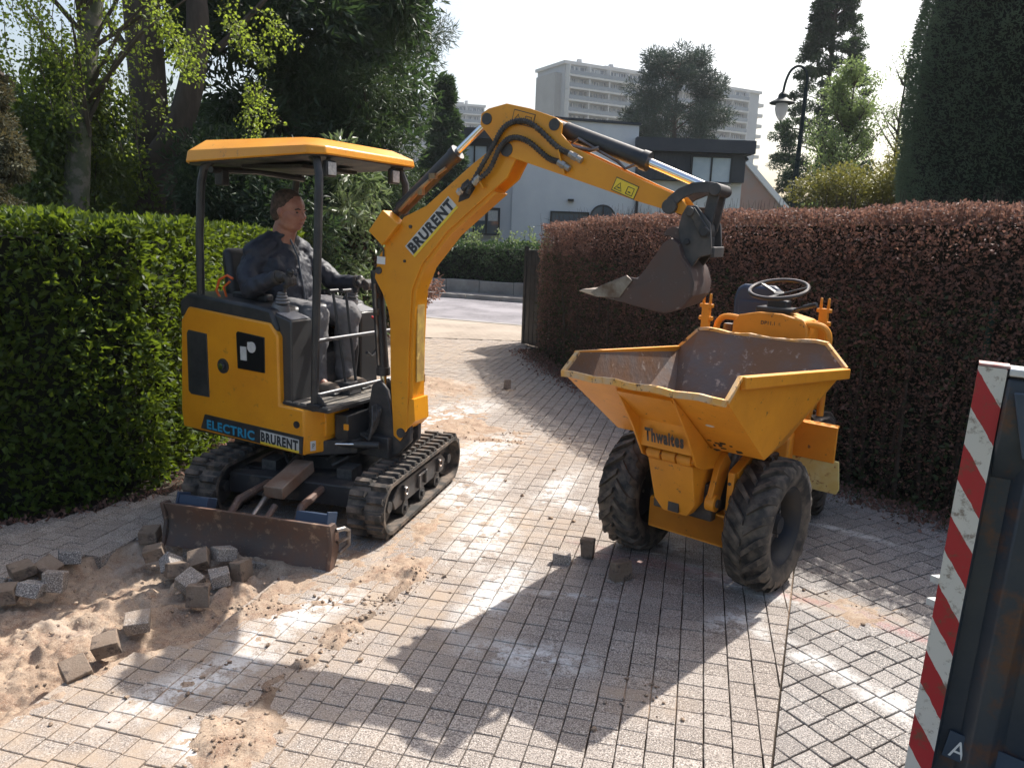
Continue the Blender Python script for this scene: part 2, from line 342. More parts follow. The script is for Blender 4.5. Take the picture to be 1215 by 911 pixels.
# sand and joint bed: colour attribute says where loose sand lies
SANDM=bpy.data.materials.new('moist_building_sand'); SANDM.use_nodes=True
def _sand():
    nt=SANDM.node_tree;n=nt.nodes;l=nt.links;b=n['Principled BSDF'];geo=n.new('ShaderNodeNewGeometry')
    def noise(s,d=5,rg=.65):
        t=n.new('ShaderNodeTexNoise'); t.inputs['Scale'].default_value=s;t.inputs['Detail'].default_value=d;t.inputs['Roughness'].default_value=rg;l.new(geo.outputs['Position'],t.inputs['Vector']);return t.outputs[0]
    def mix(f,A,C,a=0,z=1,o1=1):
        r=n.new('ShaderNodeMapRange');r.inputs[1].default_value=a;r.inputs[2].default_value=z;r.inputs[4].default_value=o1;l.new(f,r.inputs[0])
        x=n.new('ShaderNodeMix');x.data_type='RGBA';l.new(r.outputs[0],x.inputs[0])
        for s_,v_ in ((x.inputs[6],A),(x.inputs[7],C)):
            if isinstance(v_,tuple): s_.default_value=(*v_,1)
            else: l.new(v_,s_)
        return x.outputs[2]
    at=n.new('ShaderNodeAttribute');at.attribute_name='tone'
    c=mix(noise(3),(.33,.235,.165),(.42,.32,.235),.35,.65); c=mix(noise(9),c,(.25,.155,.105),.50,.64,.75); c=mix(noise(260,3),c,(.55,.46,.37),.54,.64,.8); c=mix(noise(110,4),c,(.17,.11,.08),.54,.64,.65)
    c=mix(noise(2.1),c,(.52,.46,.40),.56,.70,.6)
    c=mix(at.outputs['Fac'],(.055,.043,.034),c); l.new(c,b.inputs['Base Color']);b.inputs['Roughness'].default_value=.95;b.inputs['Specular IOR Level'].default_value=.2
    bp=n.new('ShaderNodeBump');bp.inputs['Distance'].default_value=.006;l.new(noise(70,6,.75),bp.inputs['Height']);l.new(bp.outputs[0],b.inputs['Normal'])
_sand()
def tgrid(xs,ys):
    X,Y=np.meshgrid(xs,ys); nx=len(xs); ny=len(ys); i=np.arange((ny-1)*(nx-1)); r=i//(nx-1); c=i%(nx-1); a=r*nx+c
    return X.ravel(),Y.ravel(),np.stack([a,a+1,a+nx+1,a+nx],1)
X,Y,Fq=tgrid(np.r_[np.arange(-3.9,-3,.03),np.arange(-3,.1,.0095),np.arange(.1,3.9,.025),3.9],np.r_[np.arange(1.3,1.95,.02),np.arange(1.95,4.35,.0095),np.arange(4.35,12.6,.022),12.6])
Z=sand_h(X,Y); tone=np.clip(sandiness(X,Y)*.7+.75+(fbm(X,Y,.3,6)-.5)*1.2,0,1)
for (cx,cy,r,a) in HEAPS: tone=np.maximum(tone,np.clip(1.8*np.exp(-((X-cx)**2+(Y-cy)**2)/(r*r)),0,1))
tone=np.where(inpoly(X,Y,PIT),1,tone)
drv=npmesh('sand_bed',np.stack([X,Y,Z],1),Fq,SANDM,tone=tone,smooth=True); tag(drv,kind='structure')

# big sheets: soil to the horizon, far driveway, street
SOIL=mat('garden_soil',(.10,.085,.05),.95,c2=(.07,.09,.03),sc=.5,c3=(.16,.12,.07),sc3=3,lo3=.5,hi3=.6,bump=.01,bsc=20)
def ring_sheet(name,outer,inner,z,m):
    "outer rectangle with a rectangular hole"
    (a,b,c,d),(e,f,g,h)=outer,inner
    v=[(a,c,z),(b,c,z),(b,d,z),(a,d,z),(e,g,z),(f,g,z),(f,h,z),(e,h,z)]
    q=B(); q.add(v,[(0,1,5,4),(1,2,6,5),(2,3,7,6),(3,0,4,7)]); return tag(q.obj(name,m),kind='structure')
ring_sheet('ground',(-320,320,-40,330),(-3.88,3.88,1.32,12.58),-.03,SOIL)

def brick_mat(name,c1,c2,mo,sc,rot,w_=.5,h_=.25):
    m=bpy.data.materials.new(name);m.use_nodes=True;n=m.node_tree.nodes;l=m.node_tree.links;b=n['Principled BSDF']
    g=n.new('ShaderNodeNewGeometry');mp=n.new('ShaderNodeMapping');mp.inputs['Rotation'].default_value=(0,0,R(rot));mp.inputs['Scale'].default_value=(sc,sc,sc);l.new(g.outputs['Position'],mp.inputs[0])
    t=n.new('ShaderNodeTexBrick');l.new(mp.outputs[0],t.inputs['Vector'])
    for k_,v_ in (('Color1',(*c1,1)),('Color2',(*c2,1)),('Mortar',(*mo,1)),('Scale',1),('Mortar Size',.03),('Brick Width',w_),('Row Height',h_)): t.inputs[k_].default_value=v_
    ns=n.new('ShaderNodeTexNoise');ns.inputs['Scale'].default_value=.9;ns.inputs['Detail'].default_value=8;l.new(g.outputs['Position'],ns.inputs[0])
    r=n.new('ShaderNodeMapRange');r.inputs[1].default_value=.4;r.inputs[2].default_value=.62;r.inputs[4].default_value=.75;l.new(ns.outputs[0],r.inputs[0])
    x=n.new('ShaderNodeMix');x.data_type='RGBA';l.new(r.outputs[0],x.inputs[0]);l.new(t.outputs[0],x.inputs[6]);x.inputs[7].default_value=(*[min(1,v_*1.15+.02) for v_ in c2],1)
    l.new(x.outputs[2],b.inputs['Base Color']);b.inputs['Roughness'].default_value=.85;return m
SA=R(-21.5); sx_,sy_=math.cos(SA),math.sin(SA)
def SP(a,b,z=0): # along the street, across it (0 = near edge)
    return (-1.0+a*sx_-b*sy_, 15.2+a*sy_+b*sx_ ,z)
FARD=brick_mat('sanded_far_pavers',(.27,.22,.175),(.33,.275,.22),(.14,.115,.09),9.1,13.5,1.0,1.0)
q=B(); a1=SP(-7,0,-.004);a2=SP(5.5,0,-.004); q.add([(-3.88,12.58,-.004),(3.88,12.58,-.004),a2,a1],[(0,1,2,3)]); tag(q.obj('driveway_end',FARD),kind='structure')
ROAD=brick_mat('purple_grey_road_pavers',(.17,.16,.175),(.25,.235,.25),(.08,.075,.08),4.5,21.5)
q=B(); q.add([SP(-70,0),SP(70,0),SP(70,4.25),SP(-70,4.25)],[(0,1,2,3)]); tag(q.obj('road',ROAD),kind='structure')
KERB=mat('concrete_kerb',(.38,.36,.33),.85,c2=(.26,.24,.22),sc=3,bump=.002)
kb=B(); 
for i in range(-40,40): kb.add([Vector(SP(i*1.0+dx,b_,z_)) for z_ in(-.02,.11) for b_ in(4.27,4.42) for dx in(.01,.99)],[(0,2,3,1),(4,5,7,6),(0,1,5,4),(2,6,7,3),(0,4,6,2),(1,3,7,5)])
tag(kb.obj('kerb',KERB),kind='structure')
kb=B(); kb.add([SP(-60,-.12,-.008+.012),SP(60,-.12,.004),SP(60,0,.004),SP(-60,0,.004)],[(0,1,2,3)]); tag(kb.obj('gutter_strip',KERB),kind='structure')
PVM=brick_mat('footpath_slabs',(.16,.15,.14),(.22,.2,.19),(.1,.1,.09),3,21.5)
q=B(); q.add([SP(-60,4.42,.10),SP(60,4.42,.10),SP(60,5.15,.10),SP(-60,5.15,.10)],[(0,1,2,3)]); tag(q.obj('footpath',PVM),kind='structure')

# ---------------------------------------------------------------- pavers
P0=np.array([.952,2.33]); PD=np.array([.375,.927]); PN=np.array([.927,-.375])
def side(x,y): return (x-P0[0])*PN[0]+(y-P0[1])*PN[1]   # >0 on the grey side
HX=[4.2,3.45,2.99,2.53,1.75,.87,.40,.30]; HY=[3.6,4.3,4.93,5.5,7.1,9.34,11.39,12.6]   # foot of the beech hedge
HLx=[-3.6,-2.99,-2.62,-2.38,-2.24,-2.25,-2.4,-2.6]; HLy=[3.4,4.2,4.447,4.764,4.9,5.6,8,12.6]
def clip(poly,n,c):
    out=[];m=len(poly)
    for i in range(m):
        p,q_=poly[i],poly[(i+1)%m]; dp=p@n-c; dq=q_@n-c
        if dp<=0: out.append(p)
        if (dp<0<dq) or (dq<0<dp): out.append(p+(q_-p)*dp/(dp-dq))
    return out
def paver_geo(poly,top,bot=-.075,ch=.0022,dx=0,dy=0):
    n=len(poly); c=sum(poly)/n; vs=[];fs=[]
    ring=lambda k,z:[(p[0]+(c[0]-p[0])*k*1.0/max(np.hypot(*(p-c)),.01),p[1]+(c[1]-p[1])*k/max(np.hypot(*(p-c)),.01),z) for p in poly]
    a=ring(0,bot);b=ring(0,top-ch);d=ring(ch*1.6,top); vs=a+b+d
    for r in (0,1): fs+=[(r*n+i,r*n+(i+1)%n,(r+1)*n+(i+1)%n,(r+1)*n+i) for i in range(n)]
    fs.append([2*n+i for i in range(n)]); return vs,fs
def lay(ang,pitch,w_,h_,keep,half,seed,stag,p2=None):
    p2=p2 or pitch
    r=random.Random(seed); a=R(ang); e1=np.array([math.cos(a),math.sin(a)]); e2=np.array([-e1[1],e1[0]]); O_=np.array([0.,2.2]); out=[]
    for i in range(-80,80):
        off=r.uniform(-.5,.5)*stag*pitch+ i*0
        for j in range(-80,135):
            c=O_+e1*(i*pitch)+e2*(j*p2+off)+np.array([r.uniform(-.001,.001),r.uniform(-.001,.001)])
            if not keep(c): continue
            da=r.uniform(-.012,.012); f1=e1*math.cos(da)+e2*math.sin(da); f2=-e1*math.sin(da)+e2*math.cos(da)
            ww=w_+r.uniform(-.001,.001); poly=[c+f1*sx*ww/2+f2*sy*h_/2 for sx,sy in((-1,-1),(1,-1),(1,1),(-1,1))]
            cut=False
            if half is not None:
                s_=[side(*p) for p in poly]
                if half>0 and min(s_)<.004: poly=clip(poly,-PN,-(P0@PN+.004)); cut=True
                if half<0 and max(s_)>-.004: poly=clip(poly,PN,(P0@PN-.004)); cut=True
                if len(poly)<3: continue
            out.append((c,poly,cut,r.random()**(.6 if r.random()<.5 else 1.6), r.uniform(-.0028,.0018),da))
    return out
def inhedges(c): return interp(c[1],HLy,HLx)+.02<c[0]<interp(c[1],HY[::1],HX)-.12
pit_np=PIT
def keep_main(c): return 1.9<c[1]<12.5 and inhedges(c) and side(*c)<.06 and not bool(inpoly(c[0],c[1],PIT))
def keep_grey(c): return 1.5<c[1]<8 and inhedges(c) and side(*c)>-.06 and c[0]<3.8
def put_pavers(root,items,m,near,pw=.0970,ph=.0885):
    vis=[k for k,(c,poly,cut,t_,z,da) in enumerate(items) if in_frame((c[0],c[1],0),-4) and not (abs(c[0]+1.17)<.8 and 3.9<c[1]<5.6) and float(sand_h(c[0],c[1]))<.001 and not cut]
    vis.sort(key=lambda k: items[k][0][0]**2+items[k][0][1]**2); sel=set(vis[:near]); shared=[]
    for k in range(10):
        h=pw/2; g=ph/2; poly=[np.array(p) for p in((-h,-g),(h,-g),(h,g),(-h,g))]
        vs,fs=paver_geo(poly,0); b=B(); b.v=vs; b.f=fs; b.mi=[0]*len(fs); me=b.mesh('paver',m,30)
        a_=me.attributes.new('tone','FLOAT','POINT'); a_.data.foreach_set('value',[k/9]*len(vs)); shared.append(me)
    V=[];Fs=[];T=[]
    for k,(c,poly,cut,t_,z,da) in enumerate(items):
        if k in sel:
            o=bpy.data.objects.new('paver',shared[int(t_*9.99)%10]); COL.objects.link(o); o.parent=root; o.location=(c[0],c[1],z)
            e=poly[1]-poly[0]; o.rotation_euler=(random.uniform(-.012,.012),random.uniform(-.012,.012),math.atan2(e[1],e[0]))
        else:
            vs,fs=paver_geo(poly,z); n0=len(V); V+=vs; Fs+=[[i+n0 for i in f] for f in fs]; T+=[t_]*len(vs)
    me=bpy.data.meshes.new('pavers'); me.from_pydata(V,[],Fs); a_=me.attributes.new('tone','FLOAT','POINT'); a_.data.foreach_set('value',T)
    o=link('pavers',me,m,root); tag(o,kind='stuff')
def struct_empty(name):
    o=bpy.data.objects.new(name,None); COL.objects.link(o); return tag(o,kind='structure')
put_pavers(struct_empty('driveway'),lay(-13.5,.102,.0970,.0885,keep_main,-1,1,.3,.0915),PAV,300)
put_pavers(struct_empty('parking_strip'),lay(30,.104,.0985,.0975,keep_grey,1,2,.35),PAVG,300,.0985,.0975)

# loose pavers dug out of the pit, each a thing
DIRTP=mat('soil_stained_paver',(.17,.12,.085),.9,c2=(.27,.21,.16),sc=12,c3=(.08,.06,.05),sc3=22,lo3=.5,hi3=.62,bump=.003,bsc=120,coords='Object')
LOOSE=[(-2.378,3.336,.02,.3,0,'dark shaded loose paver at the left picture edge','a'),
(-2.286,3.369,.03,.1,1,'pale faced loose paver beside the pit, leaning on its neighbour','b'),
(-2.412,3.522,.02,.8,0,'loose paver standing on edge in the shade next to the pit',''),
(-2.341,3.59,.03,1.2,2,'loose paver half hidden behind the upright one by the pit',''),
(-2.208,3.464,.055,.2,3,'upright loose paver standing on its end beside the pit',''),
(-2.291,3.70,.05,.6,1,'loose paver with a whitish sunlit top at the back of the left row',''),
(-2.029,4.054,.04,.15,0,'brown loose paver against the left end of the dozer blade',''),
(-1.772,3.689,.04,.9,4,'whitish loose paver tilted on its corner in the heap below the blade',''),
(-1.88,3.80,.05,.4,0,'dark loose paver under the dozer blade behind the whitish one',''),
(-1.60,3.72,.05,.2,2,'brown loose paver leaning against the middle of the dozer blade',''),
(-1.50,3.76,.07,.7,1,'sandy loose paver on top at the right end of the heap',''),
(-1.40,3.66,.05,1.3,3,'upright loose paver with its lit face at the right end of the heap',''),
(-1.443,3.56,.03,.5,0,'flat lying dark topped paver in front of the right end of the heap',''),
(-1.581,3.52,.04,1.0,2,'sand covered paver in the middle of the heap, leaning back',''),
(-1.476,3.387,.05,.25,3,'upright paver nearest the camera in the heap, one grey face showing',''),
(-1.70,3.63,.03,.6,1,'loose brown paver behind the upright ones in the heap',''),
(-1.64,3.12,.02,.35,0,'farthest of the three loose pavers lying in a row along the sand',''),
(-1.68,2.93,.02,.5,0,'middle one of the three loose pavers in a row along the sand',''),
(-1.71,2.75,.02,.8,2,'sandy brown paver, nearest of the three in a row along the sand',''),
(.309,3.945,.0,-.15,5,'left one of two small paver offcuts standing on clean paving',''),
(.461,4.025,.0,-.3,6,'tall narrow paver offcut standing left of the dumper',''),
(.612,3.762,.0,.5,7,'loose paver standing alone in the shadow of the dumper skip',''),
(-.051,8.60,.0,.3,6,'far paver standing upright in the middle of the driveway',''),
(-1.064,8.76,.0,.1,6,'far paver standing upright just right of the boom foot','')]
for i,(x,y,z,rz,st,lab,_) in enumerate(LOOSE):
    r=random.Random(i+3); b=B(); dx,dy,dz=.100,.098,.066
    if st==5: dx,dy,dz=.10,.05,.055
    if st in(6,): dx,dy,dz=.075,.05,.11
    if st==7: dx,dy,dz=.105,.06,.10
    for sx in(-1,1): pass
    b.box((0,0,dz/2),(dx,dy,dz)); b.v=[(a+r.uniform(-.006,.006),c+r.uniform(-.006,.006),d+r.uniform(-.006,.006)) for a,c,d in b.v]
    m=PAVG if st in(4,) or i in(1,5,12) else (DIRTP if i%3!=1 else PAV)
    o=b.obj('loose_paver',m,bevel=.004); a_=o.data.attributes.new('tone','FLOAT','POINT'); a_.data.foreach_set('value',[r.random()*.5]*len(o.data.vertices))
    zz=float(sand_h(x,y)) if st<5 else 0.001
    rot={0:(.12,-.1),1:(-.25,.2),2:(.5,-.3),3:(1.45,.1),4:(.5,.6)}.get(st,(0,0))
    o.location=(x,y,max(zz,-.03)+z*.8+(.02 if st==3 else 0)); o.rotation_euler=(rot[0]+r.uniform(-.08,.08)*(st<5),rot[1]+r.uniform(-.08,.08)*(st<5),rz)
    tag(o,lab,'paving stone','loose paving stones dug out of the driveway')
# crumbs of moist sand
cb=B(); r=random.Random(5)
def clod(x,y,s):
    k0=len(cb.v)
    clod_(x,y,s)
    for i in range(k0,len(cb.v)): a,c,d=cb.v[i]; cb.v[i]=(a+r.uniform(-s,s)*.45,c+r.uniform(-s,s)*.45,d+r.uniform(-s,s)*.3)
def clod_(x,y,s):
    z=float(sand_h(x,y)); z=max(z,.0); cb.ball((x,y,z+s*.3),(s*r.uniform(.7,1.2),s*r.uniform(.7,1.2),s*.7),6)
for (cx,cy,rd,nn) in [(h[0],h[1],h[2],30) for h in HEAPS]+[(-.45,3.7,.4,60),(-2,2.9,.6,200),(-.3,6.6,.6,40)]+[(-.95+.5*k/12,2.6+1.1*k/12,.05,16) for k in range(13)]+[(-1.5+.9*k/9,3.2+.25*k/9,.06,12) for k in range(10)]+[(-.75+.85*k/9,6.5-.15*k/9,.05,10) for k in range(10)]+[(-.957,2.363,.12,80)]:
    for _ in range(nn):
        x=cx+r.gauss(0,rd*.7);y=cy+r.gauss(0,rd*.6)
        clod(x,y,.002+.009*r.random()**3)
for (x,y) in((.28,4.6),(.1,5.0),(-.02,5.3),(.35,5.6),(.42,4.55),(.2,6.9),(-.6,2.9),(.35,2.5)): clod(x,y,.014)
tag(cb.obj('sand_clods',SANDM,ang=80),kind='stuff',label='small clods of moist sand scattered over the paving',cat='clods')
a_=COL.objects['sand_clods'].data.attributes.new('tone','FLOAT','POINT'); a_.data.foreach_set('value',[.85]*len(COL.objects['sand_clods'].data.vertices))
# ---------------------------------------------------------------- mini excavator
HD=R(-27.6)
EX=thing('mini_excavator','orange yellow electric mini excavator with canopy, its arm reaching over the dumper','excavator',(-1.17,4.87,0),HD)
TA=R(103.2); MT=Matrix.Rotation(TA,4,'Z')      # tracks point away from the camera: local x = s (away), y -> -w
def T(s,w,z): return (s,-w,z)
# tracks
def track(side):
    w0=.545*side; RW=.155; ZC=.185; HS=.52
    belt=B(MT); n=14; outer=[];inner=[]
    for i in range(n+1): a=-math.pi/2+math.pi*i/n; outer.append((HS+RW*math.cos(a),ZC+RW*math.sin(a)))
    for i in range(n+1): a=math.pi/2+math.pi*i/n; outer.append((-HS+RW*math.cos(a),ZC+RW*math.sin(a)))
    inner=[((abs(x)-HS>0 and (HS+(abs(x)-HS)*.86) or abs(x))*(1 if x>0 else -1), ZC+(z-ZC)*.86) for x,z in outer]
    N=len(outer)
    vs=[]
    for pr,yy in((outer,-w0-.115),(inner,-w0-.115),(inner,-w0+.115),(outer,-w0+.115)): vs+=[(x,yy,z) for x,z in pr]
    fs=[]
    for k in range(4):
        for i in range(N): j=(i+1)%N; k2=(k+1)%4; fs.append((k*N+i,k2*N+i,k2*N+j,k*N+j))
    belt.add(vs,fs); tr=belt.obj('track',RUB,EX,ang=50)
    # one lug mesh, shared by all lugs
    lb=B(); 
    for (yc,xo) in((-.058,-.016),(.058,.016)):
        lb.add([(xo+x*a,yc+y*(.052 if a==1 else .046),z) for z,a in((-.006,1),(.028,.72)) for y in(-1,1) for x in(-.021,.021)],[(0,2,3,1),(4,5,7,6),(0,1,5,4),(2,6,7,3),(0,4,6,2),(1,3,7,5)])
    lb.box((0,0,.005),(.026,.22,.014)); lme=lb.mesh('lug',RUB)
    per=4*HS+2*math.pi*RW; cnt=36
    for k in range(cnt):
        d=per*k/cnt
        if d<2*HS: x,z,an=-HS+d,ZC-RW,math.pi
        elif d<2*HS+math.pi*RW: a=-math.pi/2+(d-2*HS)/RW; x,z,an=HS+RW*math.cos(a),ZC+RW*math.sin(a),math.pi/2-a
        elif d<4*HS+math.pi*RW: x,z,an=HS-(d-2*HS-math.pi*RW),ZC+RW,0
        else: a=math.pi/2+(d-4*HS-math.pi*RW)/RW; x,z,an=-HS+RW*math.cos(a),ZC+RW*math.sin(a),math.pi/2-a
        o=bpy.data.objects.new('lug',lme); COL.objects.link(o); o.parent=tr
        o.matrix_local=MT@Matrix.Translation((x,-w0,z))@Matrix.Rotation(an,4,'Y')
    for k,(x,r_) in enumerate(((-HS,.118),(HS,.118))):
        b=B(MT); b.lathe([(-.05,.03),(-.045,r_),(-.02,r_),(-.012,r_*.8),(.012,r_*.8),(.02,r_),(.045,r_),(.05,.03)],(x,-w0,ZC),(0,1,0),24); b.cyl((x,-w0-.085,ZC),(x,-w0+.085,ZC),.035)
        b.obj('sprocket' if k else 'idler_wheel',DUSTB,tr)
    for x in(-.28,0,.28):
        b=B(MT); b.cyl((x,-w0-.08,.10),(x,-w0+.08,.10),.05); b.cyl((x,-w0-.095,.10),(x,-w0+.095,.10),.02); b.obj('roller',DUSTB,tr)
    b=B(MT); b.prism([(-.42,.13),(.42,.13),(.46,.20),(.36,.27),(-.36,.27),(-.46,.20)],-w0-.075,-w0+.075)
    for x in(-.30,-.06,.06,.30): b.box((x,-w0,.20),(.035,.19,.09))
    b.box((.0,-w0,.235),(.16,.18,.02)); b.obj('track_frame',GREYM,tr,bevel=.006)
    for x in (-.30,.30):
        b=B(MT); s_=-1 if side>0 else 1; b.torus((x,-w0+s_*.098,.215),(0,1,0),.022,.006,16,6); b.obj('eye_plate',STEEL,tr)
track(1); track(-1)
b=B(MT); b.prism([(-.38,-.30),(.30,-.30),(.42,-.46),(.42,.46),(.30,.30),(-.38,.30),(-.42,.46),(-.50,.46),(-.50,-.46),(-.42,-.46)],.14,.27,ax='xy'); b.box((-.25,0,.21),(.10,1.0,.08)); b.box((.25,0,.21),(.10,1.0,.08)); b.obj('undercarriage_frame',DUSTB,EX,bevel=.008)
b=B(); b.cyl((0,0,.26),(0,0,.345),.24,n=28); b.cyl((0,0,.345),(0,0,.42),.20,n=28); b.obj('slew_ring',DUSTB,EX)
# dozer blade
b=B(MT); prof=[(-1.045,.0),(-1.02,.0),(-.985,.07),(-.975,.13),(-.985,.19),(-1.005,.243),(-1.04,.25),(-1.035,.235),(-1.015,.19),(-1.005,.13),(-1.015,.07)]
b.prism(prof,-.50,.50,ax='xz'); b.obj('dozer_blade',RUST,EX,bevel=.003)
bl=COL.objects['dozer_blade']
for sd_ in(-1,1):
    b=B(MT); b.prism([(-1.055,.0),(-1.0,.0),(-.955,.06),(-.94,.14),(-.95,.20),(-.985,.25),(-1.045,.252),(-1.02,.13)],sd_*.50,sd_*.522); b.obj('end_plate',RUST,bl,bevel=.003)
    b=B(MT); b.tube([T(-.99,-sd_*.53,.21),T(-.95,-sd_*.555,.21),T(-.90,-sd_*.555,.18),T(-.90,-sd_*.555,.10),T(-.96,-sd_*.53,.07)],.012,8); b.tube([T(-.90,-sd_*.555,.14),T(-.98,-sd_*.53,.14)],.010,8); b.obj('extension_bracket',STEEL,bl)
    b=B(MT); b.box(T(-.93,-sd_*.37,.215),(.09,.19,.10),Euler((0,.35,0)).to_matrix()); b.box(T(-.93,-sd_*.465,.215),(.11,.012,.13),Euler((0,.35,0)).to_matrix()); b.obj('blade_extension',NAVY,bl,bevel=.004)
    b=B(MT); b.tube([T(-.98,-sd_*.22,.10),T(-.84,-sd_*.21,.16),T(-.78,-sd_*.20,.22),T(-.40,-sd_*.17,.24),T(-.2,-sd_*.15,.22)],.024,8); b.obj('push_arm',RUST,bl)
b=B(MT); b.bar(T(-.74,0,.27),T(-.38,0,.33),.125,.075); b.obj('ram_cover',mat('bare_brown_steel',(.22,.12,.075),.6,.3,c2=(.30,.24,.19),sc=6,bump=.001),EX,bevel=.006)
b=B(MT); b.cyl(T(-.93,-.055,.14),T(-.70,-.06,.24),.016); b.cyl(T(-.72,-.06,.235),T(-.32,-.07,.36),.028); b.box(T(-.95,-.055,.14),(.05,.06,.06)); b.obj('blade_ram',STEEL,EX)
b=B(MT); b.cyl(T(-.93,.03,.12),T(-.76,.02,.20),.02); b.box(T(-.94,.02,.12),(.06,.04,.08)); b.obj('blade_lug',RUST,EX)
b=B(MT)
for w_,z_ in((-.12,.33),(.10,.35),(.14,.32),(-.16,.30)): b.tube([T(-.30,w_,z_),T(-.22,w_*1.5,z_+.04),T(-.1,w_*1.6,z_+.02),T(0,w_,z_+.05)],.012,6)
for w_ in(-.26,.26): b.box(T(-.30,w_,.27),(.14,.10,.12))
b.obj('chassis_hose',HOSE,EX)

# upper structure, drawn in (a forward, z up); -b is the side towards the camera
b=B(); b.prism([(-.88,-.40),(.16,-.40),(.36,-.20),(.36,.30),(.16,.43),(-.75,.43),(-.9,.2)],.41,.50,ax='xy'); b.obj('turntable',DUSTB,EX,bevel=.006)
side=[(-.90,.445),(.165,.423),(.165,.706),(-.03,.712),(-.03,1.13),(-.095,1.205),(-.80,1.25),(-.87,1.16),(-.912,.56)]
b=B(); b.prism(side,-.455,-.40); b.obj('side_panel',YEL,EX,bevel=.012)
sp=COL.objects['side_panel']
b=B(); b.prism([(-.905,.45),(-.60,.45),(-.60,1.24),(-.80,1.245),(-.875,1.16),(-.915,.56)],-.40,.40); b.obj('counterweight',YEL,EX,bevel=.03)
b=B(); b.prism([(-.9,.445),(.10,.425),(.10,.69),(-.05,.70),(-.05,1.15),(-.10,1.18),(-.84,1.22)],.40,.455); b.obj('far_side_panel',YEL,EX,bevel=.012)
# chamfered corner and front quarter
b=B(); b.prism([(.165,-.455),(.215,-.345),(.215,-.10),(.16,-.10),(.13,-.40)],.43,.706,ax='xy'); b.obj('front_corner',YEL,EX,bevel=.008)
b=B(); b.box((.222,-.245,.605),(.02,.19,.16)); b.obj('front_panel',YEL,EX,bevel=.006)
b=B(); b.prism([(-.80,.68),(-.635,.68),(-.635,1.09),(-.80,1.102),(-.815,1.08),(-.825,.70)],-.462,-.452); v_=b.obj('vent_panel',BLK,sp,bevel=.003)
b=B(); b.prism([(-.37,.90),(-.14,.895),(-.135,1.115),(-.36,1.132),(-.372,1.12)],-.4605,-.452); v_=b.obj('charging_hatch',mat('smoked_plastic',(.012,.012,.014),.15),sp,bevel=.003)
b=B(); b.cyl((-.24,-.466,1.045),(-.24,-.459,1.045),.034); b.box((-.245,-.464,1.055),(.05,.008,.04)); b.box((-.31,-.463,1.0),(.05,.004,.085)); b.obj('charging_plug',LBL,sp)
b=B(); b.cyl((-.497,-.463,.90),(-.497,-.452,.90),.047,n=24); b.cyl((-.497,-.475,.90),(-.497,-.462,.90),.028,n=20); b.obj('filler_cap',BLK,sp); b=B(); b.cyl((-.497,-.480,.90),(-.497,-.474,.90),.02,n=20); b.obj('lock_cylinder',CHR,sp)
b=B(); b.cyl((.108,-.462,.61),(.108,-.452,.61),.022,n=20); b.cyl((.108,-.468,.61),(.108,-.461,.61),.012,n=12); b.obj('tie_down_bolt',BLK,sp)
b=B(); b.prism([(-.725,.462),(.150,.432),(.158,.542),(-.683,.560)],-.4605,-.452); b.obj('decal_strip',BLK,sp)
text('lettering','ELECTRIC',(-.665,-.462,.468),(1,0,-.03),(0.03,0,1),.425,.062,CYAN,sp,.0015,bold=.035)
plate('sticker',(-.19,-.462,.447),(1,0,-.035),(.02,0,1),.318,.085,.0012,LBL,sp)
plate('sticker_band',(-.19,-.4634,.447),(1,0,-.035),(.02,0,1),.318,.016,.0008,YST,sp)
text('lettering','BRURENT',(-.184,-.4636,.458),(1,0,-.035),(.02,0,1),.306,.066,INK,sp,.0012,bold=.05)
plate('sticker',(.182,-.424,.45),(.4,.91,0),(0,0,1),.035,.06,.002,LBL,sp); text('lettering','P',(.188,-.413,.465),(.4,.91,0),(0,0,1),.014,.03,INK,sp,.0035)
# rear deck and hood
b=B(); b.prism([(-.90,1.18),(-.10,1.13),(-.04,1.16),(-.10,1.285),(-.22,1.30),(-.82,1.335),(-.90,1.28)],-.44,.44); b.obj('rear_hood',BLK,EX,bevel=.02)
b=B(); b.prism([(-.62,.5),(-.03,.5),(-.03,.98),(-.62,1.15)],-.399,.399); b.obj('seat_base',DUSTB,EX)
# operator consoles
for nm,y0,y1 in(('console',-.415,-.235),('console',.235,.415)):
    b=B(); b.prism([(-.16,.72),(.035,.72),(.042,1.155),(.042,1.225),(-.20,1.29),(-.20,1.0)],y0,y1); c_=b.obj(nm,mat('console_plastic',(.045,.047,.05),.35,c2=(.06,.06,.06)),EX,bevel=.01)
    b=B(); ym=(y0+y1)/2; b.add([(-.195,y0+.012,1.293),(.036,y0+.012,1.2315),(.036,y1-.012,1.2315),(-.195,y1-.012,1.293)],[(0,1,2,3)]); b.obj('console_top',mat('lit_top_grey',(.30,.30,.31),.18),c_)  # paler grey on top paints in the light falling on the black console
    b=B(); b.cyl((-.13,ym,1.27),(-.12,ym,1.31),.06,.05,16)
    for k in range(4): b.torus((-.115,ym,1.32+k*.018),(0,0,1),.038-k*.006,.009,18,6)
    b.obj('lever_boot',mat('ribbed_grey_boot',(.16,.16,.165),.3),c_)
    jz=1.50 if ym<0 else 1.44; b=B(); b.cyl((-.115,ym,1.34),(-.08,ym,jz-.08),.010); b.cyl((-.08,ym,jz-.09),(-.045,ym,jz),.017,.021,12); b.ball((-.042,ym,jz+.008),(.026,.022,.02)); b.obj('joystick',BLK,c_)
plate('number_sticker',(-.150,-.4165,.915),(1,0,0),(0,0,1),.085,.10,.0015,WHT,EX); text('lettering','87',(-.128,-.4165,.93),(1,0,0),(0,0,1),.036,.045,INK,EX,.0025,bold=.03); text('lettering','w',(-.087,-.4165,.93),(1,0,0),(0,0,1),.016,.018,INK,EX,.0025,bold=.03)
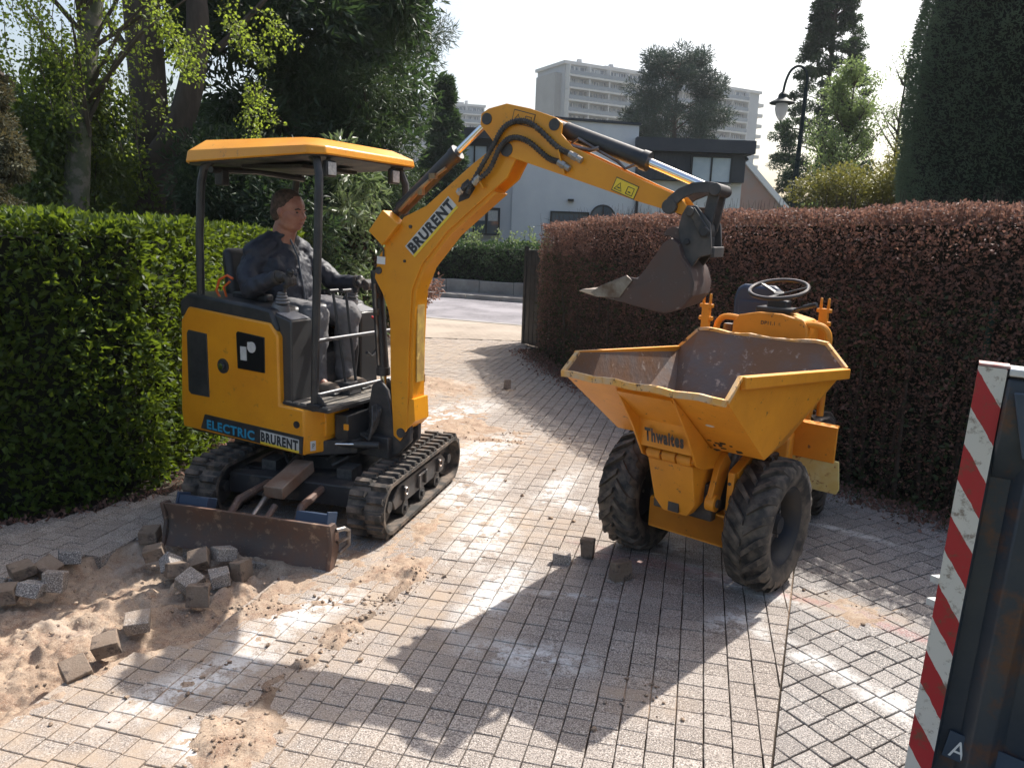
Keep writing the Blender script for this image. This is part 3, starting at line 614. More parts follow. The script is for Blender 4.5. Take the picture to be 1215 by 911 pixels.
# floor
b=B(); b.box((.12,0,.715),(.42,.86,.025)); b.obj('floor_plate',DUSTB,EX,bevel=.004)
b=B()
for k in range(7): b.box((-.05+k*.058,-.02,.731),(.046,.80,.012))
b.obj('floor_mat',FLOORM,EX,bevel=.003)
b=B(); b.box((.13,-.03,.775),(.16,.13,.075),taper=.75); b.obj('pedal_box',GREYM,EX,bevel=.006)
for k,y_ in enumerate((-.055,.02)):
    b=B(); b.cyl((.15+.02*k,y_,.80),(.06+.04*k,y_-.01,1.385),.009); b.cyl((.06+.04*k,y_-.045,1.388),(.06+.04*k,y_+.035,1.388),.012); b.obj('travel_lever',BLK,EX)
for z_ in(1.125,.80):
    b=B(); b.cyl((.235,-.41,z_),(.262,.40,z_),.012,n=10); b.obj('guard_rail',mat('satin_rail',(.10,.10,.105),.45,.3),EX)
b=B(); b.tube([(.235,.05,1.0),(.235,.10,.97),(.235,.17,1.02),(.235,.20,1.1)],.011,8); b.tube([(.02,.16,.74),(.05,.17,1.0),(.04,.18,1.06)],.02,8); b.obj('rail_hook',BLK,EX)
b=B(); b.ball((.17,.28,1.17),(.03,.022,.018),10); b.cyl((.10,.27,1.2),(.17,.28,1.17),.008); b.obj('isolator_knob',REDP,EX)
# seat
b=B(); b.box((-.44,0,1.10),(.44,.46,.12)); b.obj('seat_cushion',BLK,EX,bevel=.03)
b=B(); b.prism([(-.62,1.12),(-.70,1.62),(-.77,1.62),(-.73,1.10)],-.21,.21); b.obj('seat_back',BLK,EX,bevel=.035)
for s_ in(-1,1):
    b=B(); b.box((-.42,s_*.27,1.33),(.30,.07,.05)); b.box((-.5,s_*.27,1.22),(.06,.05,.2)); b.obj('armrest',BLK,EX,bevel=.015)
b=B(); b.tube([(-.60,-.36,1.30),(-.63,-.37,1.36),(-.60,-.37,1.43),(-.54,-.36,1.46),(-.50,-.35,1.44)],.008,6); b.tube([(-.58,-.33,1.30),(-.60,-.34,1.38),(-.55,-.33,1.42)],.008,6); b.obj('charging_cable',ORC,EX)
# canopy posts
def post(p,nm='canopy_post'):
    b=B(); b.tube(p,.0245,10); b.obj(nm,BLK,EX)
def curve(p,r_=.12): return p
post([(.205,-.405,.70),(.225,-.405,1.2),(.262,-.405,1.95),(.262,-.400,2.07),(.235,-.385,2.15),(.15,-.36,2.195)])
post([(.205,.425,.70),(.225,.425,1.2),(.262,.425,1.95),(.262,.42,2.07),(.235,.40,2.15),(.15,.37,2.195)])
post([(-.735,-.405,1.28),(-.72,-.405,1.7),(-.685,-.405,2.02),(-.66,-.40,2.11),(-.58,-.38,2.17)])
post([(-.735,.405,1.28),(-.72,.405,1.7),(-.685,.405,2.02),(-.66,.40,2.11),(-.58,.38,2.17)])
b=B(); b.box((.215,-.40,.735),(.10,.07,.02)); b.prism([(.18,.74),(.30,.74),(.21,.84)],-.41,-.40); b.obj('post_foot',BLK,EX,bevel=.004)
for s_ in(-1,1):
    b=B(); b.tube([(-.62,s_*.385,2.16),(.18,s_*.375,2.19)],.018,8); b.obj('roof_bar',BLK,EX)
b=B(); b.tube([(-.6,-.4,2.10),(-.63,0,2.12),(-.6,.4,2.10)],.02,8); b.obj('roof_bar',BLK,EX)
# canopy roof shell
def ring(a0,a1,b0,b1,z0,z1,c):  # z0 rear, z1 front
    pts=[(a0+c,b0),(a1-c,b0),(a1,b0+c),(a1,b1-c),(a1-c,b1),(a0+c,b1),(a0,b1-c),(a0,b0+c)]
    return [(x,y,z0+(z1-z0)*(x-a0)/(a1-a0)) for x,y in pts]
b=B(); r0=ring(-.80,.315,-.475,.52,2.135,2.178,.07); r1=ring(-.79,.308,-.465,.515,2.205,2.222,.07); r2=ring(-.69,.215,-.40,.40,2.272,2.272,.06); r3=ring(-.60,.05,-.28,.33,2.284,2.284,.05)
b.loft([r0,r1,r2,r3]); b.obj('canopy_roof',YEL,EX,bevel=.008)
rf=COL.objects['canopy_roof']
b=B(); b.loft([ring(-.785,.30,-.46,.505,2.128,2.171,.07),ring(-.785,.30,-.46,.505,2.136,2.179,.07)]); b.box((-.25,.0,2.13),(.5,.5,.02)); b.obj('roof_lining',DUSTB,rf)
for (x_,y_) in((.255,-.305),(.255,.30)):
    b=B(); b.box((x_,y_,2.108),(.035,.085,.09)); b.box((x_-.005,y_,2.16),(.02,.03,.06)); l_=b.obj('work_light',BLK,EX,bevel=.008)
    b=B(); b.box((x_+.021,y_,2.108),(.006,.068,.072)); b.obj('lamp_glass',LAMPG,l_,bevel=.006)
b=B(); b.box((-.62,-.30,2.06),(.07,.06,.10)); b.obj('beacon_box',BLK,EX,bevel=.01)

# swing post
cheek=[(.28,.42),(.42,.36),(.56,.40),(.66,.50),(.66,.60),(.52,.62),(.48,.80),(.42,.86),(.36,.82),(.32,.62)]; b=B(); b.prism(cheek,-.058,-.03); b.prism(cheek,.03,.058); b.cyl((.36,0,.36),(.36,0,.66),.07); b.box((.40,0,.44),(.24,.20,.14)); b.obj('swing_post',GREYM,EX,bevel=.008)
b=B(); b.box((.29,-.16,.58),(.10,.22,.16)); b.box((.25,.22,.62),(.12,.3,.18)); b.cyl((.18,-.30,.47),(.50,-.16,.475),.022); b.obj('front_box',BLK,EX,bevel=.006)
b=B(); b.cyl((.20,-.32,.475),(.44,-.19,.478),.010); b.obj('swing_ram',CHR,EX)
b=B(); b.box((.335,-.275,.59),(.03,.012,.035)); b.obj('yellow_tab',YEL,EX)
b=B()
for k in range(5): b.tube([(.33,-.14+.02*k,.52),(.42,-.16+.02*k,.50+.02*k),(.44,-.15+.02*k,.60+.02*k),(.40,-.10+.02*k,.70)],.010,6)
b.obj('swing_hose',HOSE,EX)
# boom: two cheeks and a box section between
BO=[(.54,.525),(.589,.495),(.642,.582),(.648,.777),(.652,1.066),(.660,1.284),(.67,1.433),(.735,1.582),(.914,1.783),(1.114,1.941),(1.285,2.074),(1.337,2.171),(1.339,2.234),(1.297,2.254),(1.22,2.25),(1.068,2.149),(.763,1.919),(.61,1.854),(.49,1.71),(.417,1.602),(.396,1.489),(.455,1.40),(.498,1.30),(.511,1.234),(.518,.852)]
b=B(); b.prism(BO,-.075,-.060); b.prism(BO,.060,.075); bm_=b.obj('boom',YEL,EX,bevel=.004)
b=B(); fr=[(.668,.62),(.675,.80),(.676,1.07),(.684,1.29),(.694,1.43),(.755,1.567),(.925,1.76),(1.125,1.92),(1.22,1.995)]
bk=[(.535,.62),(.535,.852),(.528,1.25),(.515,1.40),(.54,1.62),(.66,1.80),(.80,1.90),(.95,2.02),(1.06,2.10)]
b.prism(fr+bk[::-1],-.062,.062); b.obj('boom_box',YEL,bm_,bevel=.004)
b=B(); b.prism([(.642,.582),(.70,.64),(.70,.66),(.692,.775),(.655,.775)],-.074,.074); b.obj('boom_toe',YEL,bm_)
b=B(); b.box((.684,0,1.15),(.008,.075,.55)); b.obj('hose_guard',mat('weathered_yellow',(.62,.44,.10),.6,c2=(.40,.25,.08),sc=12,c3=(.8,.6,.2),sc3=20),bm_)
b=B(); b.prism([(.483,1.89),(.379,1.766),(.480,1.685),(.60,1.81)],-.115,-.02); b.obj('light_box',YEL,bm_,bevel=.006)
b=B(); b.tube([(.42,-.08,1.70),(.47,-.085,1.66),(.47,-.085,1.62)],.006,6); b.obj('wire',HOSE,bm_)
plate('sticker',(.415,-.077,1.575),(1,0,-.04),(.04,0,1),.062,.045,.001,WHT,bm_)
plate('sticker',(.69,-.0765,1.625),(.293,0,.289),(-.067,0,.060),.412,.092,.001,LBL,bm_); plate('sticker_band',(.69,-.0778,1.625),(.293,0,.289),(-.067,0,.060),.412,.016,.001,YST,bm_)
text('lettering','BRURENT',(.687,-.079,1.643),(.293,0,.289),(-.067,0,.060),.392,.070,INK,bm_,.0005,bold=.05)
for (x_,z_,r_) in((.60,.552,.03),(1.287,2.218,.036),(1.162,2.377,.030),(1.561,2.336,.030),(.43,1.535,.022),(.66,1.93*0+1.80,.010),(.62,1.60,.008)):
    b=B(); b.cyl((x_,-.098 if x_>1.1 else -.084,z_),(x_,.098 if x_>1.1 else .084,z_),r_,n=18); b.obj('pin',GREYM,bm_)
b=B(); b.prism([(.98,1.94),(1.05,1.965),(1.09,2.02),(1.04,2.07),(1.0,2.04)],-.078,-.07); b.obj('hose_port',DUSTB,bm_,bevel=.01)
# dipper arm
AR=[(1.12,2.349),(1.124,2.405),(1.17,2.43),(1.278,2.451),(1.42,2.42),(1.571,2.369),(1.604,2.342),(1.600,2.29),(1.666,2.226),(2.074,2.052),(2.234,1.990),(2.284,1.936),(2.276,1.896),(2.239,1.906),(2.016,1.965),(1.674,2.070),(1.42,2.146),(1.336,2.170),(1.25,2.20),(1.19,2.275)]
ins=[(1.14,2.36),(1.15,2.395),(1.27,2.43),(1.46,2.33),(1.60,2.24),(1.67,2.212),(2.07,2.04),(2.22,1.98),(2.25,1.92),(2.02,1.977),(1.68,2.082),(1.42,2.158),(1.34,2.19),(1.22,2.28)]
b=B(); b.prism(AR,-.093,-.079); b.prism(AR,.079,.093); da_=b.obj('dipper_arm',YEL,EX,bevel=.003)
b=B(); b.prism(ins,-.080,.080); b.obj('arm_box',YEL,da_)
for (x_,z_) in((1.32,2.375),(1.90,2.035)):
    dx=Vector((.97,0,-.25)) if x_<1.5 else Vector((.93,0,-.37)); up=Vector((-dx.z,0,dx.x))
    plate('warning_sticker',Vector((x_-.01,-.0945,z_-.02)),dx,up,.13,.068,.001,INK,da_); plate('warning_field',Vector((x_-.01,-.0958,z_-.02))+dx*.004+up*.004,dx,up,.122,.060,.001,YST if x_>1.5 else YEL,da_)
    for k in(0,1):
        c0=Vector((x_-.01,-.0972,z_-.02))+dx*(.012+.06*k)+up*.012; b=B(); 
        if k==0: pts=[(0,0),(.04,0),(.02,.036)]
        else: pts=[(.005,0),(.04,0),(.04,.036),(.005,.036)]
        P_=[c0+dx*p[0]+up*p[1] for p in pts]; b.tube(P_+[P_[0]],.0022,5)
        b.tube([c0+dx*.014+up*.012,c0+dx*.028+up*.012],.003,5); b.obj('warning_sign',INK,da_)
# cylinders
b=B(); b.cyl((.533,0,1.90),(.909,0,2.208),.042,n=18); b.cyl((.895,0,2.197),(.925,0,2.221),.047,n=18); b.cyl((.50,0,1.875),(.545,0,1.91),.03); cy_=b.obj('arm_cylinder',BLK,EX)
b=B(); b.cyl((.91,0,2.21),(1.10,0,2.365),.021,n=14); b.cyl((1.13,-.05,2.385),(1.13,.05,2.385),.036); b.obj('piston_rod',CHR,cy_)
b=B(); b.tube([(.62,-.05,1.93),(.70,-.055,2.0),(.80,-.055,2.08),(.88,-.05,2.13)],.009,6); b.tube([(.56,-.05,1.89),(.66,-.07,1.97),(.78,-.065,2.06)],.011,6); b.box((.80,-.06,2.085),(.04,.03,.03)); b.box((.72,-.06,2.0),(.03,.03,.04)); b.obj('hydraulic_pipe',mat('brassy_fitting',(.40,.27,.13),.4,.6,c2=(.2,.15,.1),sc=20),cy_)
b=B(); b.cyl((1.585,0,2.318),(2.029,0,2.162),.044,n=18); b.cyl((2.01,0,2.168),(2.045,0,2.156),.050,n=18); cy_=b.obj('bucket_cylinder',BLK,EX)
b=B(); b.cyl((2.03,0,2.161),(2.36,0,2.030),.022,n=14); b.obj('piston_rod',CHR,cy_)
b=B(); b.tube([(1.64,-.04,2.25),(1.68,-.05,2.27),(1.80,-.055,2.205),(1.90,-.055,2.155),(1.94,-.05,2.12),(1.98,-.03,2.14)],.008,6); b.tube([(1.64,-.05,2.235),(1.75,-.06,2.21),(1.80,-.06,2.22)],.012,6); b.obj('hydraulic_pipe',STEEL,cy_)
b=B(); b.cyl((.352,0,1.53),(.405,0,.90),.038,n=18); b.cyl((.404,0,.93),(.406,0,.88),.043,n=18); cy_=b.obj('lift_cylinder',BLK,EX)
b=B(); b.cyl((.405,0,.90),(.42,0,.64),.02,n=14); b.obj('piston_rod',CHR,cy_)
b=B(); b.tube([(.405,-.045,.95),(.39,-.045,1.2),(.375,-.045,1.45)],.009,6); b.box((.39,-.045,1.28),(.02,.025,.04)); b.box((.385,-.045,1.38),(.02,.025,.03)); b.obj('hydraulic_pipe',STEEL,cy_)
# hoses over the elbow
def smooth(p,n=4):
    p=[Vector(q) for q in p]; out=[]
    for i in range(len(p)-1):
        a=p[max(i-1,0)];b_=p[i];c_=p[i+1];d=p[min(i+2,len(p)-1)]
        for k in range(n):
            t=k/n; out.append(.5*((2*b_)+(c_-a)*t+(2*a-5*b_+4*c_-d)*t*t+(3*b_-a-3*c_+d)*t**3))
    return out+[p[-1]]
for pth in([(1.06,1.99),(1.10,2.06),(1.203,2.217),(1.275,2.326),(1.367,2.358),(1.459,2.329),(1.588,2.226),(1.66,2.19)],[(1.0,1.99),(1.06,2.03),(1.188,2.104),(1.26,2.232),(1.333,2.275),(1.426,2.252),(1.537,2.173),(1.60,2.15)]):
    pp=smooth([(x,-.112,z) for x,z in pth]); b=B(); b.tube(pp,.0125,8)
    for i in range(2,len(pp)-1):
        for k in(0,.5): c_=pp[i].lerp(pp[i+1],k); b.torus(c_,(pp[i+1]-pp[i]),.0135,.003,10,4)
    b.obj('hydraulic_hose',HOSE,EX)
ZINC=mat('zinc_fitting',(.42,.40,.36),.4,.7)
for (x0,z0,x1,z1) in((1.66,2.19,1.73,2.155),(1.60,2.15,1.665,2.115),(1.0,1.99,1.03,2.01),(1.14,2.08,1.10,2.04)):
    b=B(); b.cyl((x0,-.112,z0),(x1,-.112,z1),.017,n=8); b.cyl((x0+(x1-x0)*.3,-.112,z0+(z1-z0)*.3),(x0+(x1-x0)*.6,-.112,z0+(z1-z0)*.6),.021,n=6); b.obj('hose_fitting',ZINC,EX)
b=B(); b.bar((1.60,-.108,2.21),(1.64,-.108,2.09),.03,.008); b.bar((1.10,-.098,2.10),(1.16,-.098,2.02),.03,.008); b.obj('hose_bracket',YEL,EX)
# links, quick hitch, bucket
def band(path,w_):
    L_=[];R_=[]
    for i,p in enumerate(path):
        a=Vector(path[max(i-1,0)]);c=Vector(path[min(i+1,len(path)-1)]);t=(c-a).normalized();n_=Vector((-t.y,t.x)); L_.append(tuple(Vector(p)+n_*w_));R_.append(tuple(Vector(p)-n_*w_))
    return L_+R_[::-1]
for s_ in(-1,1):
    b=B(); b.prism(band([(2.185,1.925),(2.21,1.965),(2.25,2.0),(2.31,2.025),(2.37,2.03),(2.42,2.022)],.026),s_*.098,s_*.118); b.cyl((2.20,s_*.094,1.938),(2.20,s_*.128,1.938),.036); b.obj('tipping_link',GREYM,EX,bevel=.003)
    b=B(); b.prism(band([(2.40,2.02),(2.385,1.92),(2.37,1.83)],.026),s_*.055,s_*.078); b.obj('push_link',GREYM,EX,bevel=.003)
    b=B(); b.prism([(2.262,1.90),(2.285,1.945),(2.33,1.945),(2.403,1.862),(2.421,1.72),(2.366,1.705),(2.327,1.65),(2.281,1.709),(2.250,1.831)],s_*.095,s_*.115); b.obj('quick_hitch',GREYM,EX,bevel=.004)
    b=B(); b.prism([(2.29,1.93),(2.325,1.935),(2.405,1.83),(2.395,1.80),(2.365,1.80)],s_*.116,s_*.13); b.cyl((2.305,s_*.11,1.915),(2.305,s_*.14,1.915),.022); b.cyl((2.38,s_*.11,1.825),(2.38,s_*.14,1.825),.022); b.cyl((2.30,s_*.11,1.775),(2.30,s_*.135,1.775),.014); b.obj('hitch_cheek',DUSTB,EX,bevel=.003)
b=B(); b.cyl((2.41,-.12,2.02),(2.41,.12,2.02),.03); b.cyl((2.33,-.09,1.83),(2.33,.09,1.83),.06); b.box((2.34,0,1.76),(.09,.17,.08)); b.box((2.42,0,1.73),(.02,.2,.05)); b.obj('hitch_body',GREYM,EX,bevel=.004)
BK=[(2.297,1.702),(2.341,1.648),(2.364,1.584),(2.361,1.523),(2.316,1.466),(2.237,1.43),(2.171,1.437),(2.016,1.466),(1.877,1.49)]
OP=[(1.877,1.49),(1.884,1.531),(2.027,1.595),(2.085,1.589),(2.127,1.65),(2.20,1.765),(2.235,1.79),(2.27,1.765)]
b=B(); sidep=BK+OP[1:]
for s_ in(-1,1): b.prism(sidep,s_*.17,s_*.158)
bu=b.obj('bucket',BUCK,EX,bevel=.002)
for s_ in(-1,1):
    b=B(); b.prism([(1.90,1.492),(2.016,1.472),(2.171,1.444),(2.235,1.438),(2.31,1.473),(2.353,1.525),(2.356,1.583),(2.333,1.645),(2.288,1.695),(2.24,1.64),(2.12,1.57)],s_*.1705,s_*.1745); b.obj('wear_plate',BUCK,bu,bevel=.001)
b=B(); path=[(2.235,1.79),(2.273,1.765)]+BK; t_=.012
P_=[Vector(p) for p in path]; inn=[]
for i,p in enumerate(P_):
    a=P_[max(i-1,0)];c=P_[min(i+1,len(P_)-1)];t=(c-a).normalized();inn.append(tuple(p+Vector((t.y,-t.x))*t_))
b.prism([tuple(p) for p in P_]+inn[::-1],-.158,.158); b.obj('bucket_shell',BUCK,bu)
for s_ in(-1,1):
    b=B(); b.prism([(1.845,1.507),(1.90,1.545),(2.03,1.603),(2.06,1.578),(2.0,1.49),(1.87,1.488)],s_*.171,s_*.184); b.obj('side_cutter',STEEL,bu,bevel=.002)
b=B(); b.prism([(1.80,1.502),(1.88,1.484),(1.90,1.50),(1.83,1.516)],-.17,.17); b.obj('cutting_edge',STEEL,bu)
for k in range(4):
    y_=-.15+k*.1; b=B(); b.prism([(1.775,1.509),(1.86,1.49),(1.875,1.525),(1.80,1.520)],y_-.022,y_+.022); b.obj('bucket_tooth',mat('bright_worn_tooth',(.55,.45,.36),.5,.5) if k==0 else bpy.data.materials['bright_worn_tooth'],bu,bevel=.003)
for s_ in(-.09,.09):
    b=B(); b.prism([(2.175,1.80),(2.19,1.83),(2.225,1.845),(2.265,1.835),(2.28,1.78),(2.30,1.70),(2.24,1.74),(2.225,1.79),(2.205,1.80)],s_-.012,s_+.012); b.obj('bucket_ear',BUCK,bu,bevel=.003)
# ---------------------------------------------------------------- operator
PO=Vector((-.44,0,1.16)); _c,_s=math.cos(HD),math.sin(HD)
PE=thing('person','man in dark navy work jacket and grey trousers seated at the excavator controls','person',(-1.17+_c*PO.x-_s*PO.y,4.87+_s*PO.x+_c*PO.y,PO.z),HD)
MPt=Matrix.Translation(-PO)
SKINM=mat('skin',(.41,.205,.14),.45,c2=(.32,.13,.09),sc=14,bump=.0015,bsc=90)
HAIRM=mat('short_dark_hair',(.04,.028,.022),.8,c2=(.12,.075,.055),sc=40,bump=.001,bsc=300)
JACK=mat('navy_jacket',(.020,.024,.036),.6,c2=(.028,.031,.042),sc=3,bump=.005,bsc=14)
TROU=mat('grey_trousers',(.10,.10,.115),.8,c2=(.17,.165,.165),sc=3,bump=.006,bsc=12)
GLOV=mat('black_glove',(.035,.032,.032),.7,c2=(.07,.06,.05),sc=20)
BOOT=mat('dusty_boots',(.13,.10,.075),.8,c2=(.22,.17,.13),sc=12)
def limb(b,pts):
    for i in range(len(pts)-1):
        (p,r),(q,s)=pts[i],pts[i+1]; b.cyl(p,q,r,s,n=14)
    for p,r in pts: b.ball(p,r,14)
def fuse(b,name,m,parent,vox,disp=0,dsc=.05):
    o=b.obj(name,m,parent,ang=180); md=o.modifiers.new('fuse','REMESH'); md.mode='VOXEL'; md.voxel_size=vox; md.use_smooth_shade=True
    sm=o.modifiers.new('smooth','SMOOTH'); sm.factor=.6; sm.iterations=3
    if disp:
        t=bpy.data.textures.new(name+'_folds','CLOUDS'); t.noise_scale=dsc; t.noise_depth=2
        d=o.modifiers.new('folds','DISPLACE'); d.texture=t; d.strength=disp; d.mid_level=.5; d.texture_coords='LOCAL'
    return o
NR=Euler((0,R(6),R(4))).to_matrix()      # head turned a little towards the camera
HC=Vector((-.345,-.005,1.868))
h=lambda x,y,z: HC+NR@Vector((x*1.07,y*1.10,z*1.05))
RE,RH=(-.37,-.33,1.385),(-.125,-.325,1.475)
LE,LH=(-.27,.33,1.40),(-.035,.325,1.425)
b=B(MPt)
b.ball(h(-.012,0,.025),(.112,.092,.106),24,rot=NR); b.ball(h(.018,0,-.025),(.086,.086,.093),22,rot=NR); b.ball(h(.01,0,-.07),(.080,.080,.055),18,rot=NR)
b.ball(h(.040,0,-.075),(.050,.052,.040),16,rot=NR); b.ball(h(.068,0,-.088),(.022,.026,.020),12,rot=NR)
b.ball(h(.083,0,.018),(.014,.046,.012),12,rot=NR)                                   # brow
b.cyl(h(.088,0,.012),h(.108,0,-.026),.009,.015,10); b.ball(h(.104,0,-.030),(.017,.018,.013),10); # nose
for s_ in(-1,1):
    b.ball(h(.070,s_*.036,-.022),(.026,.024,.022),12,rot=NR)                          # cheek
    b.ball(h(-.004,s_*.080,-.005),(.020,.009,.032),12,rot=NR)                         # ear
    b.ball(h(.02,s_*.048,-.062),(.045,.024,.035),12,rot=NR)
b.ball(h(.088,0,-.055),(.012,.026,.006),10,rot=NR); b.ball(h(.087,0,-.066),(.011,.023,.007),10,rot=NR)
limb(b,[((-.425,0,1.66),.075),((-.40,0,1.74),.076),((-.37,0,1.80),.076)])
limb(b,[((-.44,0,1.24),.10),((-.46,0,1.45),.10),((-.44,0,1.60),.07)])
for s_,E_,H_ in((-1,RE,RH),(1,LE,LH)):
    limb(b,[((-.44,s_*.15,1.56),.045),((-.43,s_*.27,1.46) if s_<0 else (-.36,.29,1.47),.030),(E_,.028),(H_,.024)])
    limb(b,[((-.42,s_*.10,1.22),.07),((-.02,s_*.125,1.22),.05),((-.02,s_*.12,.82),.035),((.06,s_*.12,.77),.03)])
    # palm, four curled fingers and a thumb closed on the lever knob
    Hv=Vector(H_); b.ball(Hv+Vector((.035,0,-.005)),(.045,.036,.018),12)
    for k in range(4):
        y_=(-.030+.020*k); L_=(.030,.034,.032,.026)[k]
        limb(b,[(Hv+Vector((.060,y_,.004)),.010),(Hv+Vector((.060+L_*.8,y_,-.010)),.0095),(Hv+Vector((.064+L_*.8,y_,-.034)),.0085),(Hv+Vector((.050+L_*.4,y_,-.046)),.0075)])
    limb(b,[(Hv+Vector((.015,-s_*.036,-.004)),.012),(Hv+Vector((.040,-s_*.050,-.018)),.010),(Hv+Vector((.060,-s_*.042,-.032)),.0085)])
body=fuse(b,'body',SKINM,PE,.0048)
for s_,H_ in((-1,RH),(1,LH)):
    b=B(MPt); Hv=Vector(H_); b.ball(Hv+Vector((.035,0,-.005)),(.050,.042,.024),14); b.ball(Hv+Vector((-.005,0,0)),(.04,.036,.034),12)
    for k in range(4):
        y_=(-.033+.022*k); L_=(.030,.034,.032,.026)[k]
        limb(b,[(Hv+Vector((.060,y_,.006)),.0145),(Hv+Vector((.062+L_*.8,y_,-.010)),.0135),(Hv+Vector((.066+L_*.8,y_,-.036)),.0125),(Hv+Vector((.050+L_*.4,y_,-.048)),.0115)])
    limb(b,[(Hv+Vector((.012,-s_*.040,-.004)),.016),(Hv+Vector((.040,-s_*.054,-.018)),.014),(Hv+Vector((.062,-s_*.046,-.032)),.0125)])
    fuse(b,'glove',GLOV,PE,.005)
# face details
for s_ in(-1,1):
    b=B(MPt); b.ball(h(.083,s_*.031,.004),(.006,.013,.0055),10,rot=NR); b.obj('eye',mat('dark_eye',(.03,.02,.018),.3) if s_<0 else bpy.data.materials['dark_eye'],body)
    b=B(MPt); b.tube([h(.090,s_*.014,.021),h(.092,s_*.032,.026),h(.080,s_*.050,.020)],.0045,6); b.obj('eyebrow',HAIRM,body)
b=B(MPt); b.tube([h(.094,-.022,-.060),h(.099,0,-.060),h(.094,.022,-.060)],.0028,6); b.obj('mouth',mat('lips',(.25,.09,.07),.5),body)
b=B(MPt)
b.ball(h(-.021,0,.038),(.108,.096,.104),22,rot=NR); b.ball(h(-.050,0,-.01),(.080,.088,.075),18,rot=NR)
hair=fuse(b,'hair',HAIRM,PE,.006)
# jacket
b=B(MPt)
limb(b,[((-.43,0,1.22),.165),((-.41,-.0,1.36),.170),((-.445,0,1.50),.165),((-.45,0,1.585),.13)])
for s_ in(-1,1):
    b.ball((-.42,s_*.085,1.34),(.165,.14,.20),18); b.ball((-.45,s_*.10,1.50),(.145,.13,.14),18); limb(b,[((-.44,s_*.06,1.675),.072),((-.45,s_*.20,1.60),.085)])
limb(b,[((-.45,-.20,1.565),.083),((-.44,-.29,1.47),.070),(RE,.066),((-.27,-.335,1.425),.055),((-.165,-.33,1.462),.044)])
limb(b,[((-.44,.20,1.565),.083),((-.35,.30,1.48),.070),(LE,.064),((-.16,.33,1.408),.055),((-.075,.325,1.422),.044)])
b.torus((-.425,0,1.70),(-.45,0,1),.078,.024,20,10); b.torus((-.425,0,1.725),(-.45,0,1),.080,.014,20,10)
for z_ in(1.30,1.42): pass
jk=fuse(b,'jacket',JACK,PE,.0085,.028,.06)
b=B(MPt); b.box((-.262,-.09,1.44),(.012,.10,.07),Euler((0,R(-8),R(-12))).to_matrix()); b.box((-.262,-.10,1.475),(.018,.11,.022),Euler((0,R(-8),R(-12))).to_matrix()); b.obj('chest_pocket',JACK,jk,bevel=.004)
b=B(MPt); b.tube([(-.345,-.01,1.70),(-.285,-.0,1.58),(-.262,.0,1.46),(-.235,0,1.34),(-.245,0,1.25)],.007,6); b.obj('zip_flap',mat('zip_flap',(.07,.075,.09),.5),jk)
for p,q in(((-.155,-.328,1.466),(-.135,-.327,1.473)),((-.07,.325,1.422),(-.05,.325,1.424))):
    b=B(MPt); b.cyl(p,q,.046,.042,n=16); b.obj('cuff',GLOV,jk)
# trousers
b=B(MPt); b.ball((-.43,0,1.20),(.17,.19,.12),18)
for s_,kx in((-1,0.0),(1,.03)):
    limb(b,[((-.40,s_*.10,1.22),.105),((-.20,s_*.125,1.235),.098),((kx-.02,s_*.135,1.225),.085),((kx-.03,s_*.13,1.08),.080),((kx-.05,s_*.125,.92),.075),((kx-.04,s_*.12,.83),.072)])
fuse(b,'trousers',TROU,PE,.0085,.026,.06)
for s_,kx in((-1,0.0),(1,.03)):
    b=B(MPt); limb(b,[((kx-.05,s_*.12,.86),.055),((kx-.04,s_*.12,.785),.052)]); b.ball((kx+.04,s_*.12,.775),(.115,.05,.040),14); b.ball((kx+.09,s_*.12,.775),(.06,.048,.036),12)
    fuse(b,'boot',BOOT,PE,.008); 
    b=B(MPt); b.box((kx+.02,s_*.12,.745),(.26,.095,.022)); b.obj('boot_sole',BLK,PE,bevel=.01)
# ---------------------------------------------------------------- site dumper (x right, y back, z up; front faces the camera side)
DM=thing('site_dumper','orange yellow site dumper with an empty rusty skip and big chevron tyres','dumper',(1.08,4.0,0),R(-40))
def quad(b,*p,mi=0): b.add(list(p),[tuple(range(len(p)))],mi)
def pt(s,q,f,z): return (s*q,-f,z)
LP,RF,RR,RE_,BT,RB=(.43,.78,1.122),(.43,.66,1.213),(.505,-.56,1.118),(.387,-.57,1.238),(.417,.26,.753),(.34,-.22,.735)
b=B()
for s in(-1,1):
    for tr_ in ((LP,RF,BT),(RF,RR,BT),(RR,RB,BT)): quad(b,*[pt(s,*p) for p in tr_])
    tri=[pt(s,*RR),pt(s,*RE_),pt(s,*RB)]
    if s>0: tri=tri[::-1]
    quad(b,*tri)
quad(b,pt(-1,*RE_),pt(1,*RE_),pt(1,*RB),pt(-1,*RB)); quad(b,pt(-1,*RB),pt(1,*RB),pt(1,*BT),pt(-1,*BT)); quad(b,pt(-1,*BT),pt(1,*BT),pt(1,*LP),pt(-1,*LP))
